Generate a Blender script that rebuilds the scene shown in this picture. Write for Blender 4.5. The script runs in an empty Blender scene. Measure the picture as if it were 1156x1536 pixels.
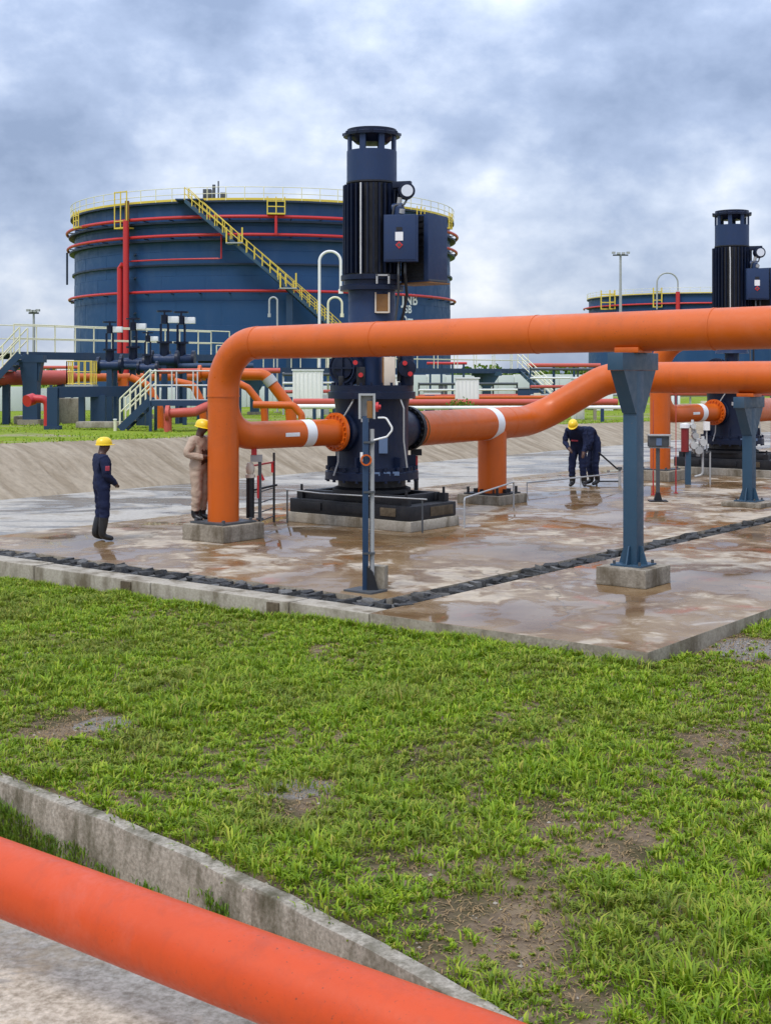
import bpy, bmesh, math, random
import numpy as np
from mathutils import Vector, Matrix, Euler
random.seed(7); rng = np.random.default_rng(11)
scene = bpy.context.scene
C = scene.collection
R = math.radians

# ------------------------------------------------------------------ camera
CAMH, FPX, CX, HY = 2.85, 2000.0, 578.0, 560.0     # photograph: 1156 x 1536, horizon row 560
cam = bpy.data.objects.new('camera', bpy.data.cameras.new('camera')); C.objects.link(cam)
cam.location = (0, 0, CAMH); cam.rotation_euler = (R(90), 0, 0)
cam.data.sensor_fit = 'VERTICAL'; cam.data.sensor_height = 36; cam.data.sensor_width = 36
cam.data.lens = FPX / 1536 * 36
cam.data.shift_y = -(768 - HY) / 1536
cam.data.clip_end = 6000
scene.camera = cam
scene.render.resolution_x, scene.render.resolution_y = 770, 1024

# ------------------------------------------------------------------ sky, sun, exposure
SUN_EL, SUN_AZ = R(58), R(215)                       # azimuth clockwise from +Y: behind left of the camera
world = bpy.data.worlds.new('World'); scene.world = world; world.use_nodes = True
def build_world():
    nt = world.node_tree; N, L = nt.nodes, nt.links; N.clear()
    out = N.new('ShaderNodeOutputWorld')
    sky = N.new('ShaderNodeTexSky'); sky.sky_type = 'NISHITA'; sky.sun_disc = False
    sky.sun_elevation = SUN_EL; sky.sun_rotation = SUN_AZ
    bgs = N.new('ShaderNodeBackground'); bgs.inputs[1].default_value = 0.07
    L.new(sky.outputs[0], bgs.inputs[0])
    tc = N.new('ShaderNodeTexCoord'); sep = N.new('ShaderNodeSeparateXYZ'); L.new(tc.outputs['Generated'], sep.inputs[0])
    def m(op, a, b=None, clamp=False):
        n = N.new('ShaderNodeMath'); n.operation = op; n.use_clamp = clamp
        for i, v in enumerate((a, b)):
            if v is None: continue
            if isinstance(v, (int, float)): n.inputs[i].default_value = v
            else: L.new(v, n.inputs[i])
        return n.outputs[0]
    zc = m('MAXIMUM', sep.outputs[2], 0.0)
    def noise(scale, det, rough, off, dist, st):
        mp = N.new('ShaderNodeMapping'); mp.inputs['Location'].default_value = off; mp.inputs['Scale'].default_value = st; L.new(tc.outputs['Generated'], mp.inputs[0])
        n = N.new('ShaderNodeTexNoise'); n.inputs['Scale'].default_value = scale; n.inputs['Detail'].default_value = det
        n.inputs['Roughness'].default_value = rough; n.inputs['Distortion'].default_value = dist
        L.new(mp.outputs[0], n.inputs[0]); return n.outputs[0]
    big = noise(3.6, 4, 0.5, (0.35, 0.2, 0.62), 0.12, (1, 1, 2.0))
    fine = noise(9.5, 10, 0.58, (2.2, 0.4, 0.1), 0.0, (1, 1, 1.5))
    mix = m('ADD', m('MULTIPLY', big, 0.55), m('MULTIPLY', fine, 0.45))
    ramp = N.new('ShaderNodeValToRGB'); L.new(mix, ramp.inputs[0])
    cr = ramp.color_ramp
    cr.elements[0].position = 0.38; cr.elements[0].color = (0.225, 0.290, 0.430, 1)
    cr.elements[1].position = 0.66; cr.elements[1].color = (0.82, 0.85, 0.91, 1)
    e = cr.elements.new(0.47); e.color = (0.330, 0.405, 0.565, 1)
    e = cr.elements.new(0.56); e.color = (0.525, 0.595, 0.730, 1)
    bgc = N.new('ShaderNodeBackground'); L.new(ramp.outputs[0], bgc.inputs[0])
    # an overcast dome is about three times as bright overhead as at the horizon
    stren = m('ADD', m('MULTIPLY', zc, 1.75), 0.76)
    L.new(stren, bgc.inputs[1])
    mixs = N.new('ShaderNodeMixShader'); mixs.inputs[0].default_value = 0.9
    L.new(bgs.outputs[0], mixs.inputs[1]); L.new(bgc.outputs[0], mixs.inputs[2]); L.new(mixs.outputs[0], out.inputs[0])
build_world()
sun = bpy.data.objects.new('sun', bpy.data.lights.new('sun', 'SUN')); C.objects.link(sun)
sun.data.energy = 1.5; sun.data.angle = R(18); sun.data.color = (1, 0.955, 0.89)
sd = Vector((math.sin(SUN_AZ) * math.cos(SUN_EL), math.cos(SUN_AZ) * math.cos(SUN_EL), math.sin(SUN_EL)))
sun.rotation_euler = sd.to_track_quat('Z', 'Y').to_euler()
sun.location = (0, 0, 60)
scene.view_settings.view_transform = 'Standard'; scene.view_settings.look = 'None'
scene.view_settings.exposure = 0.50; scene.view_settings.gamma = 1.0; scene.view_settings.use_curve_mapping = False

# ------------------------------------------------------------------ coordinates
TH = R(38.0)
U = Vector((math.cos(TH), -math.sin(TH), 0))     # to the right and towards the camera (pipe rack direction)
V = Vector((math.sin(TH), math.cos(TH), 0))      # to the right and away (row of pumps, berm)
def W(s, w, z=0.0): return U * s + V * w + Vector((0, 0, z))
def G(x, y, z=0.0):
    Y = (CAMH - z) * FPX / (y - HY); return Vector(((x - CX) / FPX * Y, Y, z))
def P(x, y, Y): return Vector(((x - CX) / FPX * Y, Y, CAMH + (HY - y) / FPX * Y))
def on_s(x, s, z):                                # pixel column x on the vertical plane s = const
    k = (x - CX) / FPX; Y = s / (k * U.x + U.y); return Vector((k * Y, Y, z))

# ------------------------------------------------------------------ materials
MATS = {}
def nodes_of(name):
    mt = bpy.data.materials.new(name); mt.use_nodes = True
    nt = mt.node_tree; b = nt.nodes['Principled BSDF']; return mt, nt, b
def nz(nt, scale, det=4, rough=0.55, src=None, dist=0.0, stretch=None):
    n = nt.nodes.new('ShaderNodeTexNoise'); n.inputs['Scale'].default_value = scale
    n.inputs['Detail'].default_value = det; n.inputs['Roughness'].default_value = rough; n.inputs['Distortion'].default_value = dist
    if src is not None:
        if stretch:
            mp = nt.nodes.new('ShaderNodeMapping'); mp.inputs['Scale'].default_value = stretch; nt.links.new(src, mp.inputs[0]); src = mp.outputs[0]
        nt.links.new(src, n.inputs[0])
    return n.outputs[0]
def geo(nt):
    g = nt.nodes.new('ShaderNodeNewGeometry'); return g.outputs['Position']
def objc(nt):
    g = nt.nodes.new('ShaderNodeTexCoord'); return g.outputs['Object']
def rampf(nt, v, p0, p1, c0=(0, 0, 0), c1=(1, 1, 1)):
    r = nt.nodes.new('ShaderNodeValToRGB'); r.color_ramp.elements[0].position = p0; r.color_ramp.elements[1].position = p1
    r.color_ramp.elements[0].color = (*c0, 1); r.color_ramp.elements[1].color = (*c1, 1); nt.links.new(v, r.inputs[0]); return r.outputs[0]
def mixc(nt, f, a, b, mode='MIX'):
    n = nt.nodes.new('ShaderNodeMix'); n.data_type = 'RGBA'; n.blend_type = mode
    for sock, v in ((n.inputs[0], f), (n.inputs[6], a), (n.inputs[7], b)):
        if isinstance(v, (int, float)): sock.default_value = v
        elif isinstance(v, tuple): sock.default_value = (*v, 1)
        else: nt.links.new(v, sock)
    return n.outputs[2]
def mth(nt, op, a, b, clamp=False):
    n = nt.nodes.new('ShaderNodeMath'); n.operation = op; n.use_clamp = clamp
    for i, v in enumerate((a, b)):
        if isinstance(v, (int, float)): n.inputs[i].default_value = v
        else: nt.links.new(v, n.inputs[i])
    return n.outputs[0]
def bump(nt, b, h, strength, dist=0.02):
    n = nt.nodes.new('ShaderNodeBump'); n.inputs['Strength'].default_value = strength; n.inputs['Distance'].default_value = dist
    nt.links.new(h, n.inputs['Height']); nt.links.new(n.outputs[0], b.inputs['Normal'])
def paint(name, col, rough=0.42, dirt=0.25, dirtcol=(0.09, 0.07, 0.055), scale=2.2, spec=0.5, streak=False, bmp=0.06, chips=0.0, chipcol=(0.07, 0.035, 0.02)):
    mt, nt, b = nodes_of(name); p = objc(nt)
    f = rampf(nt, nz(nt, scale, 7, 0.62, p, 0.4, (1, 1, 0.25) if streak else None), 0.5, 0.78)
    var = nz(nt, scale * 0.35, 3, 0.5, p)
    c = mixc(nt, mth(nt, 'MULTIPLY', f, dirt), tuple(col), dirtcol)
    c = mixc(nt, 0.3, c, mixc(nt, var, tuple(x * 0.72 for x in col), tuple(min(1, x * 1.25) for x in col)))
    if chips:
        f1 = rampf(nt, nz(nt, 42, 4, 0.62, p), 0.64, 0.69); f2 = rampf(nt, nz(nt, 1.1, 3, 0.5, p), 0.42, 0.62)
        c = mixc(nt, mth(nt, 'MULTIPLY', mth(nt, 'MULTIPLY', f1, f2), chips), c, chipcol)
        f3 = rampf(nt, nz(nt, 3.0, 8, 0.7, p, 0.2, (1.6, 1.6, 0.18)), 0.55, 0.72); c = mixc(nt, mth(nt, 'MULTIPLY', f3, 0.30 * chips), c, tuple(x * 0.45 + 0.02 for x in col))
        f4 = rampf(nt, nz(nt, 1.4, 9, 0.72, p, 0.6), 0.56, 0.70); c = mixc(nt, mth(nt, 'MULTIPLY', f4, 0.22 * chips), c, tuple(min(1, x * 0.9 + 0.10) for x in col))
    nt.links.new(c, b.inputs['Base Color'])
    nt.links.new(rampf(nt, nz(nt, scale * 3, 5, 0.6, p), 0.3, 0.75, (rough * 0.75,) * 3, (min(1, rough * 1.45),) * 3), b.inputs['Roughness'])
    b.inputs['Specular IOR Level'].default_value = spec
    if bmp: bump(nt, b, nz(nt, 28, 3, 0.6, p), bmp, 0.01)
    MATS[name] = mt; return mt
ORANGE = paint('orange pipe paint', (0.55, 0.100, 0.005), 0.36, 0.35, (0.16, 0.05, 0.02), 2.0, chips=0.8, spec=0.42)
CORAL = paint('coral red pipe paint', (0.52, 0.058, 0.008), 0.40, 0.5, (0.27, 0.045, 0.02), 9.0, bmp=0.14, spec=0.36, chips=1.0, chipcol=(0.20, 0.045, 0.02))
NAVY = paint('navy pump paint', (0.0055, 0.011, 0.031), 0.38, 0.45, (0.028, 0.024, 0.022), 3.0, spec=0.26, chips=0.5, chipcol=(0.05, 0.04, 0.035))
NAVYL = paint('blue motor paint', (0.017, 0.036, 0.092), 0.42, 0.4, (0.03, 0.035, 0.045), 3.0, spec=0.3, chips=0.5, chipcol=(0.05, 0.04, 0.035))
BLACK = paint('black base paint', (0.006, 0.0065, 0.009), 0.5, 0.35, (0.07, 0.06, 0.045), 3.0)
STEEL = paint('blue steel paint', (0.024, 0.066, 0.112), 0.45, 0.45, (0.10, 0.095, 0.09), 3.0, streak=True, chips=0.9, chipcol=(0.16, 0.12, 0.09))
STEELD = paint('dark blue steel paint', (0.010, 0.036, 0.085), 0.5, 0.3, (0.06, 0.06, 0.06), 1.5)
TANKM = paint('blue tank shell paint', (0.013, 0.055, 0.148), 0.46, 0.5, (0.07, 0.11, 0.185), 0.45, streak=True, bmp=0.0, spec=0.32)
TANKD = paint('dark girder paint', (0.008, 0.020, 0.048), 0.5, 0.2, (0.02, 0.02, 0.02), 0.6, bmp=0.0)
RED = paint('red fire main paint', (0.50, 0.022, 0.024), 0.42, 0.25, (0.2, 0.06, 0.05), 1.2, bmp=0.0)
DARKRED = paint('dark red enamel', (0.20, 0.012, 0.014), 0.45, 0.4, (0.08, 0.02, 0.02), 3.0)
PALEG = paint('light grey enamel', (0.50, 0.50, 0.48), 0.45, 0.5, (0.2, 0.19, 0.18), 5.0)
DRED = paint('faded red pipe paint', (0.48, 0.075, 0.05), 0.5, 0.4, (0.25, 0.13, 0.1), 0.8, bmp=0.0)
YEL = paint('yellow rail paint', (0.68, 0.50, 0.06), 0.5, 0.3, (0.4, 0.3, 0.1), 1.5, bmp=0.0)
PALEY = paint('pale yellow rail paint', (0.70, 0.66, 0.46), 0.5, 0.3, (0.4, 0.35, 0.2), 1.5, bmp=0.0)
WHITE = paint('white paint', (0.76, 0.76, 0.75), 0.5, 0.25, (0.4, 0.37, 0.33), 2.0)
PALEW = paint('whitewashed panel', (0.78, 0.76, 0.72), 0.8, 0.7, (0.28, 0.24, 0.2), 0.55, streak=True, bmp=0.0)
GREY = paint('galvanised grey', (0.36, 0.36, 0.35), 0.45, 0.4, (0.2, 0.19, 0.18), 4.0)
GREYD = paint('dark grey steel', (0.06, 0.065, 0.07), 0.5, 0.3, (0.1, 0.09, 0.08), 3.0)
CREAM = paint('cream cabinet paint', (0.62, 0.53, 0.42), 0.5, 0.35, (0.3, 0.2, 0.12), 5.0)
RUST = paint('rusty brown plate', (0.22, 0.10, 0.025), 0.6, 0.6, (0.09, 0.04, 0.015), 6.0)
LENS = paint('lens glass', (0.65, 0.68, 0.72), 0.12, 0.05, (0.4, 0.4, 0.4), 3.0, bmp=0.0)
PLATEB = paint('pale blue plate', (0.10, 0.155, 0.26), 0.4, 0.2, (0.1, 0.1, 0.1), 4.0)
HATY = paint('yellow helmet plastic', (0.80, 0.53, 0.012), 0.3, 0.1, (0.4, 0.3, 0.05), 8.0, bmp=0.0)
CLOTHN = paint('navy coverall cloth', (0.011, 0.016, 0.045), 0.9, 0.3, (0.03, 0.03, 0.05), 9.0, spec=0.2, bmp=0.5)
CLOTHB = paint('beige coverall cloth', (0.42, 0.31, 0.23), 0.9, 0.4, (0.25, 0.17, 0.11), 9.0, spec=0.2, bmp=0.5)
SKIN = paint('brown skin', (0.075, 0.032, 0.018), 0.5, 0.1, (0.05, 0.02, 0.01), 6.0, bmp=0.0)
BOOT = paint('black boot rubber', (0.010, 0.010, 0.011), 0.4, 0.5, (0.08, 0.06, 0.045), 8.0, bmp=0.0)
PINK = paint('red sleeve badge', (0.40, 0.045, 0.07), 0.7, 0.2, (0.3, 0.1, 0.1), 9.0, bmp=0.0)

def wet_concrete():
    mt, nt, b = nodes_of('wet stained concrete'); p = geo(nt)
    mp = nt.nodes.new('ShaderNodeMapping'); mp.inputs['Rotation'].default_value = (0, 0, TH); nt.links.new(p, mp.inputs[0]); q = mp.outputs[0]
    big = nz(nt, 0.36, 5, 0.55, q, 0.7); mid = nz(nt, 1.9, 7, 0.62, q, 0.5); fine = nz(nt, 14, 6, 0.65, q)
    wetv = mth(nt, 'ADD', mth(nt, 'MULTIPLY', big, 0.58), mth(nt, 'MULTIPLY', mid, 0.42))
    wet = rampf(nt, wetv, 0.415, 0.475)
    pud = rampf(nt, wetv, 0.495, 0.535)
    dry = mixc(nt, fine, (0.33, 0.265, 0.185), (0.52, 0.445, 0.345))
    dry = mixc(nt, rampf(nt, nz(nt, 3.1, 6, 0.6, q), 0.42, 0.66), dry, (0.30, 0.25, 0.205))
    wetc = mixc(nt, rampf(nt, nz(nt, 0.7, 5, 0.6, q, 0.5), 0.36, 0.66), (0.225, 0.150, 0.078), (0.125, 0.066, 0.025))
    wetc = mixc(nt, rampf(nt, nz(nt, 0.85, 5, 0.6, q, 0.9), 0.60, 0.74), wetc, (0.25, 0.085, 0.035))
    col = mixc(nt, wet, dry, wetc)
    # cement laitance: pale blots
    col = mixc(nt, rampf(nt, nz(nt, 0.9, 8, 0.66, q, 0.6), 0.66, 0.74), col, (0.50, 0.44, 0.36))
    vo = nt.nodes.new('ShaderNodeTexVoronoi'); vo.feature = 'DISTANCE_TO_EDGE'; vo.inputs['Scale'].default_value = 0.22
    dv = nt.nodes.new('ShaderNodeVectorMath'); dv.operation = 'ADD'; nt.links.new(q, dv.inputs[0])
    nzc = nt.nodes.new('ShaderNodeTexNoise'); nzc.inputs['Scale'].default_value = 1.6; nzc.inputs['Detail'].default_value = 5; nt.links.new(q, nzc.inputs[0]); nt.links.new(nzc.outputs['Color'], dv.inputs[1]); nt.links.new(dv.outputs[0], vo.inputs['Vector'])
    crk = rampf(nt, vo.outputs[0], 0.0, 0.0045, (1, 1, 1), (0, 0, 0))
    col = mixc(nt, mth(nt, 'MULTIPLY', crk, 0.65), col, (0.07, 0.055, 0.04))
    nt.links.new(col, b.inputs['Base Color'])
    rgh = mixc(nt, wet, (0.72, 0.72, 0.72), (0.30, 0.30, 0.30)); rgh = mixc(nt, pud, rgh, (0.055, 0.055, 0.055))
    nt.links.new(rgh, b.inputs['Roughness']); nt.links.new(mixc(nt, pud, mixc(nt, wet, (0.1, 0.1, 0.1), (0.22, 0.22, 0.22)), (0.5, 0.5, 0.5)), b.inputs['Specular IOR Level'])
    h = mixc(nt, pud, mixc(nt, 0.5, fine, mid), (0.5, 0.5, 0.5)); bump(nt, b, h, 0.22, 0.02)
    return mt
WETC = wet_concrete()
def road_mat(name, c0, c1, wet0, wet1, rot=0.0, stain=(0.3, 0.22, 0.14), wetcol=None):
    mt, nt, b = nodes_of(name); p = geo(nt)
    mp = nt.nodes.new('ShaderNodeMapping'); mp.inputs['Rotation'].default_value = (0, 0, rot); mp.inputs['Scale'].default_value = (0.45, 1.0, 1.0); nt.links.new(p, mp.inputs[0]); q = mp.outputs[0]
    fine = nz(nt, 16, 10, 0.78, p); big = nz(nt, 0.45, 9, 0.68, q, 0.8)
    c = mixc(nt, rampf(nt, fine, 0.36, 0.64), c0, c1)
    c = mixc(nt, mth(nt, 'MULTIPLY', rampf(nt, nz(nt, 1.3, 9, 0.7, p), 0.50, 0.66), 0.8), c, stain)
    w = rampf(nt, big, wet0, wet1)
    c = mixc(nt, w, c, wetcol or tuple(x * 0.45 for x in c0))
    nt.links.new(c, b.inputs['Base Color'])
    nt.links.new(rampf(nt, w, 0, 1, (0.75,) * 3, (0.10,) * 3), b.inputs['Roughness']); nt.links.new(rampf(nt, w, 0, 1, (0.12,) * 3, (0.42,) * 3), b.inputs['Specular IOR Level'])
    bump(nt, b, fine, 0.4, 0.015)
    return mt
YARD = road_mat('wet grey yard', (0.29, 0.26, 0.22), (0.45, 0.415, 0.36), 0.47, 0.56, -TH + 1.5708, (0.22, 0.175, 0.12), (0.085, 0.08, 0.075))
FROAD = road_mat('worn concrete road', (0.26, 0.215, 0.155), (0.66, 0.585, 0.47), 0.58, 0.66, 0.4, (0.48, 0.35, 0.2), (0.17, 0.16, 0.15))
def conc(name, c0, c1, stain, sc=1.0, st=0.5, vertical=True):
    mt, nt, b = nodes_of(name); p = geo(nt)
    fine = nz(nt, 22 * sc, 7, 0.65, p)
    c = mixc(nt, rampf(nt, fine, 0.3, 0.7), c0, c1)
    s = rampf(nt, nz(nt, 2.3 * sc, 6, 0.62, p, 0.3, (1, 1, 0.35) if vertical else None), 0.45, 0.68)
    c = mixc(nt, mth(nt, 'MULTIPLY', s, st), c, stain)
    nt.links.new(c, b.inputs['Base Color']); b.inputs['Roughness'].default_value = 0.78; b.inputs['Specular IOR Level'].default_value = 0.2
    bump(nt, b, fine, 0.5, 0.012); return mt
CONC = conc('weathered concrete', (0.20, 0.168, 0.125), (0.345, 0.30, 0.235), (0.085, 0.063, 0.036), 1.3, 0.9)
RUSTC = conc('brown stained concrete', (0.075, 0.055, 0.034), (0.15, 0.115, 0.075), (0.045, 0.03, 0.018), 1, 0.6)
CONCL = conc('pale concrete', (0.28, 0.24, 0.185), (0.42, 0.375, 0.30), (0.105, 0.080, 0.045), 1.3, 0.9)
CONCM = conc('mossy concrete kerb', (0.165, 0.142, 0.105), (0.41, 0.365, 0.295), (0.055, 0.048, 0.022), 1.7, 0.95)
STONE = conc('dark drain cover', (0.022, 0.022, 0.023), (0.085, 0.084, 0.082), (0.014, 0.012, 0.010), 1.5, 0.7)
STONEL = conc('pale drain cover', (0.085, 0.082, 0.078), (0.17, 0.165, 0.155), (0.06, 0.05, 0.04), 1, 0.6)
def berm_mat():
    mt, nt, b = nodes_of('streaked berm concrete'); p = geo(nt)
    mp = nt.nodes.new('ShaderNodeMapping'); mp.inputs['Rotation'].default_value = (0, 0, TH); nt.links.new(p, mp.inputs[0])
    mp2 = nt.nodes.new('ShaderNodeMapping'); mp2.inputs['Rotation'].default_value = (0, 0, -0.62); mp2.inputs['Scale'].default_value = (0.35, 2.4, 0.9); nt.links.new(mp.outputs[0], mp2.inputs[0])
    st = nz(nt, 1.5, 6, 0.6, mp2.outputs[0], 0.4); fine = nz(nt, 7, 7, 0.65, p)
    c = mixc(nt, rampf(nt, st, 0.33, 0.66), (0.215, 0.165, 0.108), (0.355, 0.290, 0.210))
    c = mixc(nt, mth(nt, 'MULTIPLY', rampf(nt, fine, 0.45, 0.7), 0.35), c, (0.13, 0.105, 0.075))
    nt.links.new(c, b.inputs['Base Color']); b.inputs['Roughness'].default_value = 0.85; b.inputs['Specular IOR Level'].default_value = 0.15; bump(nt, b, st, 0.6, 0.08); return mt
BERM = berm_mat()
def soil_mat():
    mt, nt, b = nodes_of('lawn soil'); p = geo(nt)
    c = mixc(nt, rampf(nt, nz(nt, 14, 8, 0.7, p), 0.3, 0.7), (0.080, 0.056, 0.034), (0.220, 0.160, 0.105))
    c = mixc(nt, rampf(nt, nz(nt, 4.2, 6, 0.65, p), 0.50, 0.64), c, (0.25, 0.185, 0.11))
    c = mixc(nt, rampf(nt, nz(nt, 2.1, 6, 0.6, p), 0.46, 0.58), c, (0.075, 0.062, 0.030))
    # small wet mud patches
    ws = None
    for q, r in PUDDLES:
        d = nt.nodes.new('ShaderNodeVectorMath'); d.operation = 'SUBTRACT'; nt.links.new(p, d.inputs[0]); d.inputs[1].default_value = (q.x, q.y, q.z)
        l = nt.nodes.new('ShaderNodeVectorMath'); l.operation = 'LENGTH'; nt.links.new(d.outputs[0], l.inputs[0])
        f = mth(nt, 'SUBTRACT', 1.15, mth(nt, 'DIVIDE', l.outputs['Value'], r), True)
        ws = f if ws is None else mth(nt, 'MAXIMUM', ws, f)
    w = rampf(nt, mth(nt, 'MULTIPLY', ws, nz(nt, 6, 6, 0.6, p)), 0.14, 0.26)
    c = mixc(nt, w, c, (0.20, 0.175, 0.155))
    nt.links.new(c, b.inputs['Base Color']); nt.links.new(rampf(nt, w, 0, 1, (0.9,) * 3, (0.13,) * 3), b.inputs['Roughness']); nt.links.new(rampf(nt, w, 0, 1, (0.08,) * 3, (0.5,) * 3), b.inputs['Specular IOR Level'])
    bump(nt, b, nz(nt, 25, 6, 0.7, p), 0.7, 0.02); return mt
def grass_mat(name, tint=(1, 1, 1), dryness=0.55):
    mt, nt, b = nodes_of(name); p = geo(nt)
    g = nt.nodes.new('ShaderNodeNewGeometry'); rnd = g.outputs['Random Per Island']
    r = nt.nodes.new('ShaderNodeValToRGB'); nt.links.new(rnd, r.inputs[0]); cr = r.color_ramp
    cols = [(0.0, (0.115, 0.215, 0.010)), (0.35, (0.190, 0.335, 0.014)), (0.70, (0.275, 0.430, 0.022)), (0.90, (0.370, 0.460, 0.050)), (1.0, (0.30, 0.255, 0.075))]
    cr.elements[0].position, cr.elements[0].color = 0, (*cols[0][1], 1); cr.elements[1].position, cr.elements[1].color = 1, (*cols[-1][1], 1)
    for q, c in cols[1:-1]: e = cr.elements.new(q); e.color = (*c, 1)
    c = mixc(nt, 1.0, r.outputs[0], tint, 'MULTIPLY')
    c = mixc(nt, 1.0, c, rampf(nt, nz(nt, 6.5, 3, 0.6, p), 0.3, 0.7, (0.62, 0.70, 0.6), (1.28, 1.20, 1.1)), 'MULTIPLY')
    dry = rampf(nt, nz(nt, 0.75, 4, 0.6, p), 0.46, 0.66)
    c = mixc(nt, mth(nt, 'MULTIPLY', dry, dryness), c, mixc(nt, rnd, (0.115, 0.150, 0.018), (0.30, 0.26, 0.065)))
    nt.links.new(c, b.inputs['Base Color']); b.inputs['Roughness'].default_value = 0.55; b.inputs['Specular IOR Level'].default_value = 0.3
    tr = nt.nodes.new('ShaderNodeBsdfTranslucent'); nt.links.new(c, tr.inputs[0])
    ms = nt.nodes.new('ShaderNodeMixShader'); ms.inputs[0].default_value = 0.35
    o = nt.nodes['Material Output']; nt.links.new(b.outputs[0], ms.inputs[1]); nt.links.new(tr.outputs[0], ms.inputs[2]); nt.links.new(ms.outputs[0], o.inputs[0])
    return mt
GRASS = grass_mat('grass blades', (1.12, 1.02, 0.95))
STRAW = paint('dry straw', (0.26, 0.175, 0.085), 0.8, 0.6, (0.10, 0.062, 0.032), 14.0, bmp=0.0, spec=0.1)
WEED = grass_mat('dark weeds', (0.5, 0.6, 0.6))
def field_mat():
    mt, nt, b = nodes_of('rough grass ground'); p = geo(nt)
    c = mixc(nt, rampf(nt, nz(nt, 1.2, 8, 0.7, p), 0.3, 0.7), (0.125, 0.190, 0.014), (0.235, 0.290, 0.030))
    c = mixc(nt, rampf(nt, nz(nt, 0.33, 6, 0.65, p), 0.54, 0.68), c, (0.30, 0.25, 0.17))
    nt.links.new(c, b.inputs['Base Color']); b.inputs['Roughness'].default_value = 0.9; b.inputs['Specular IOR Level'].default_value = 0.05
    bump(nt, b, nz(nt, 6, 6, 0.7, p), 0.8, 0.08); return mt
FIELD = field_mat()

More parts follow.
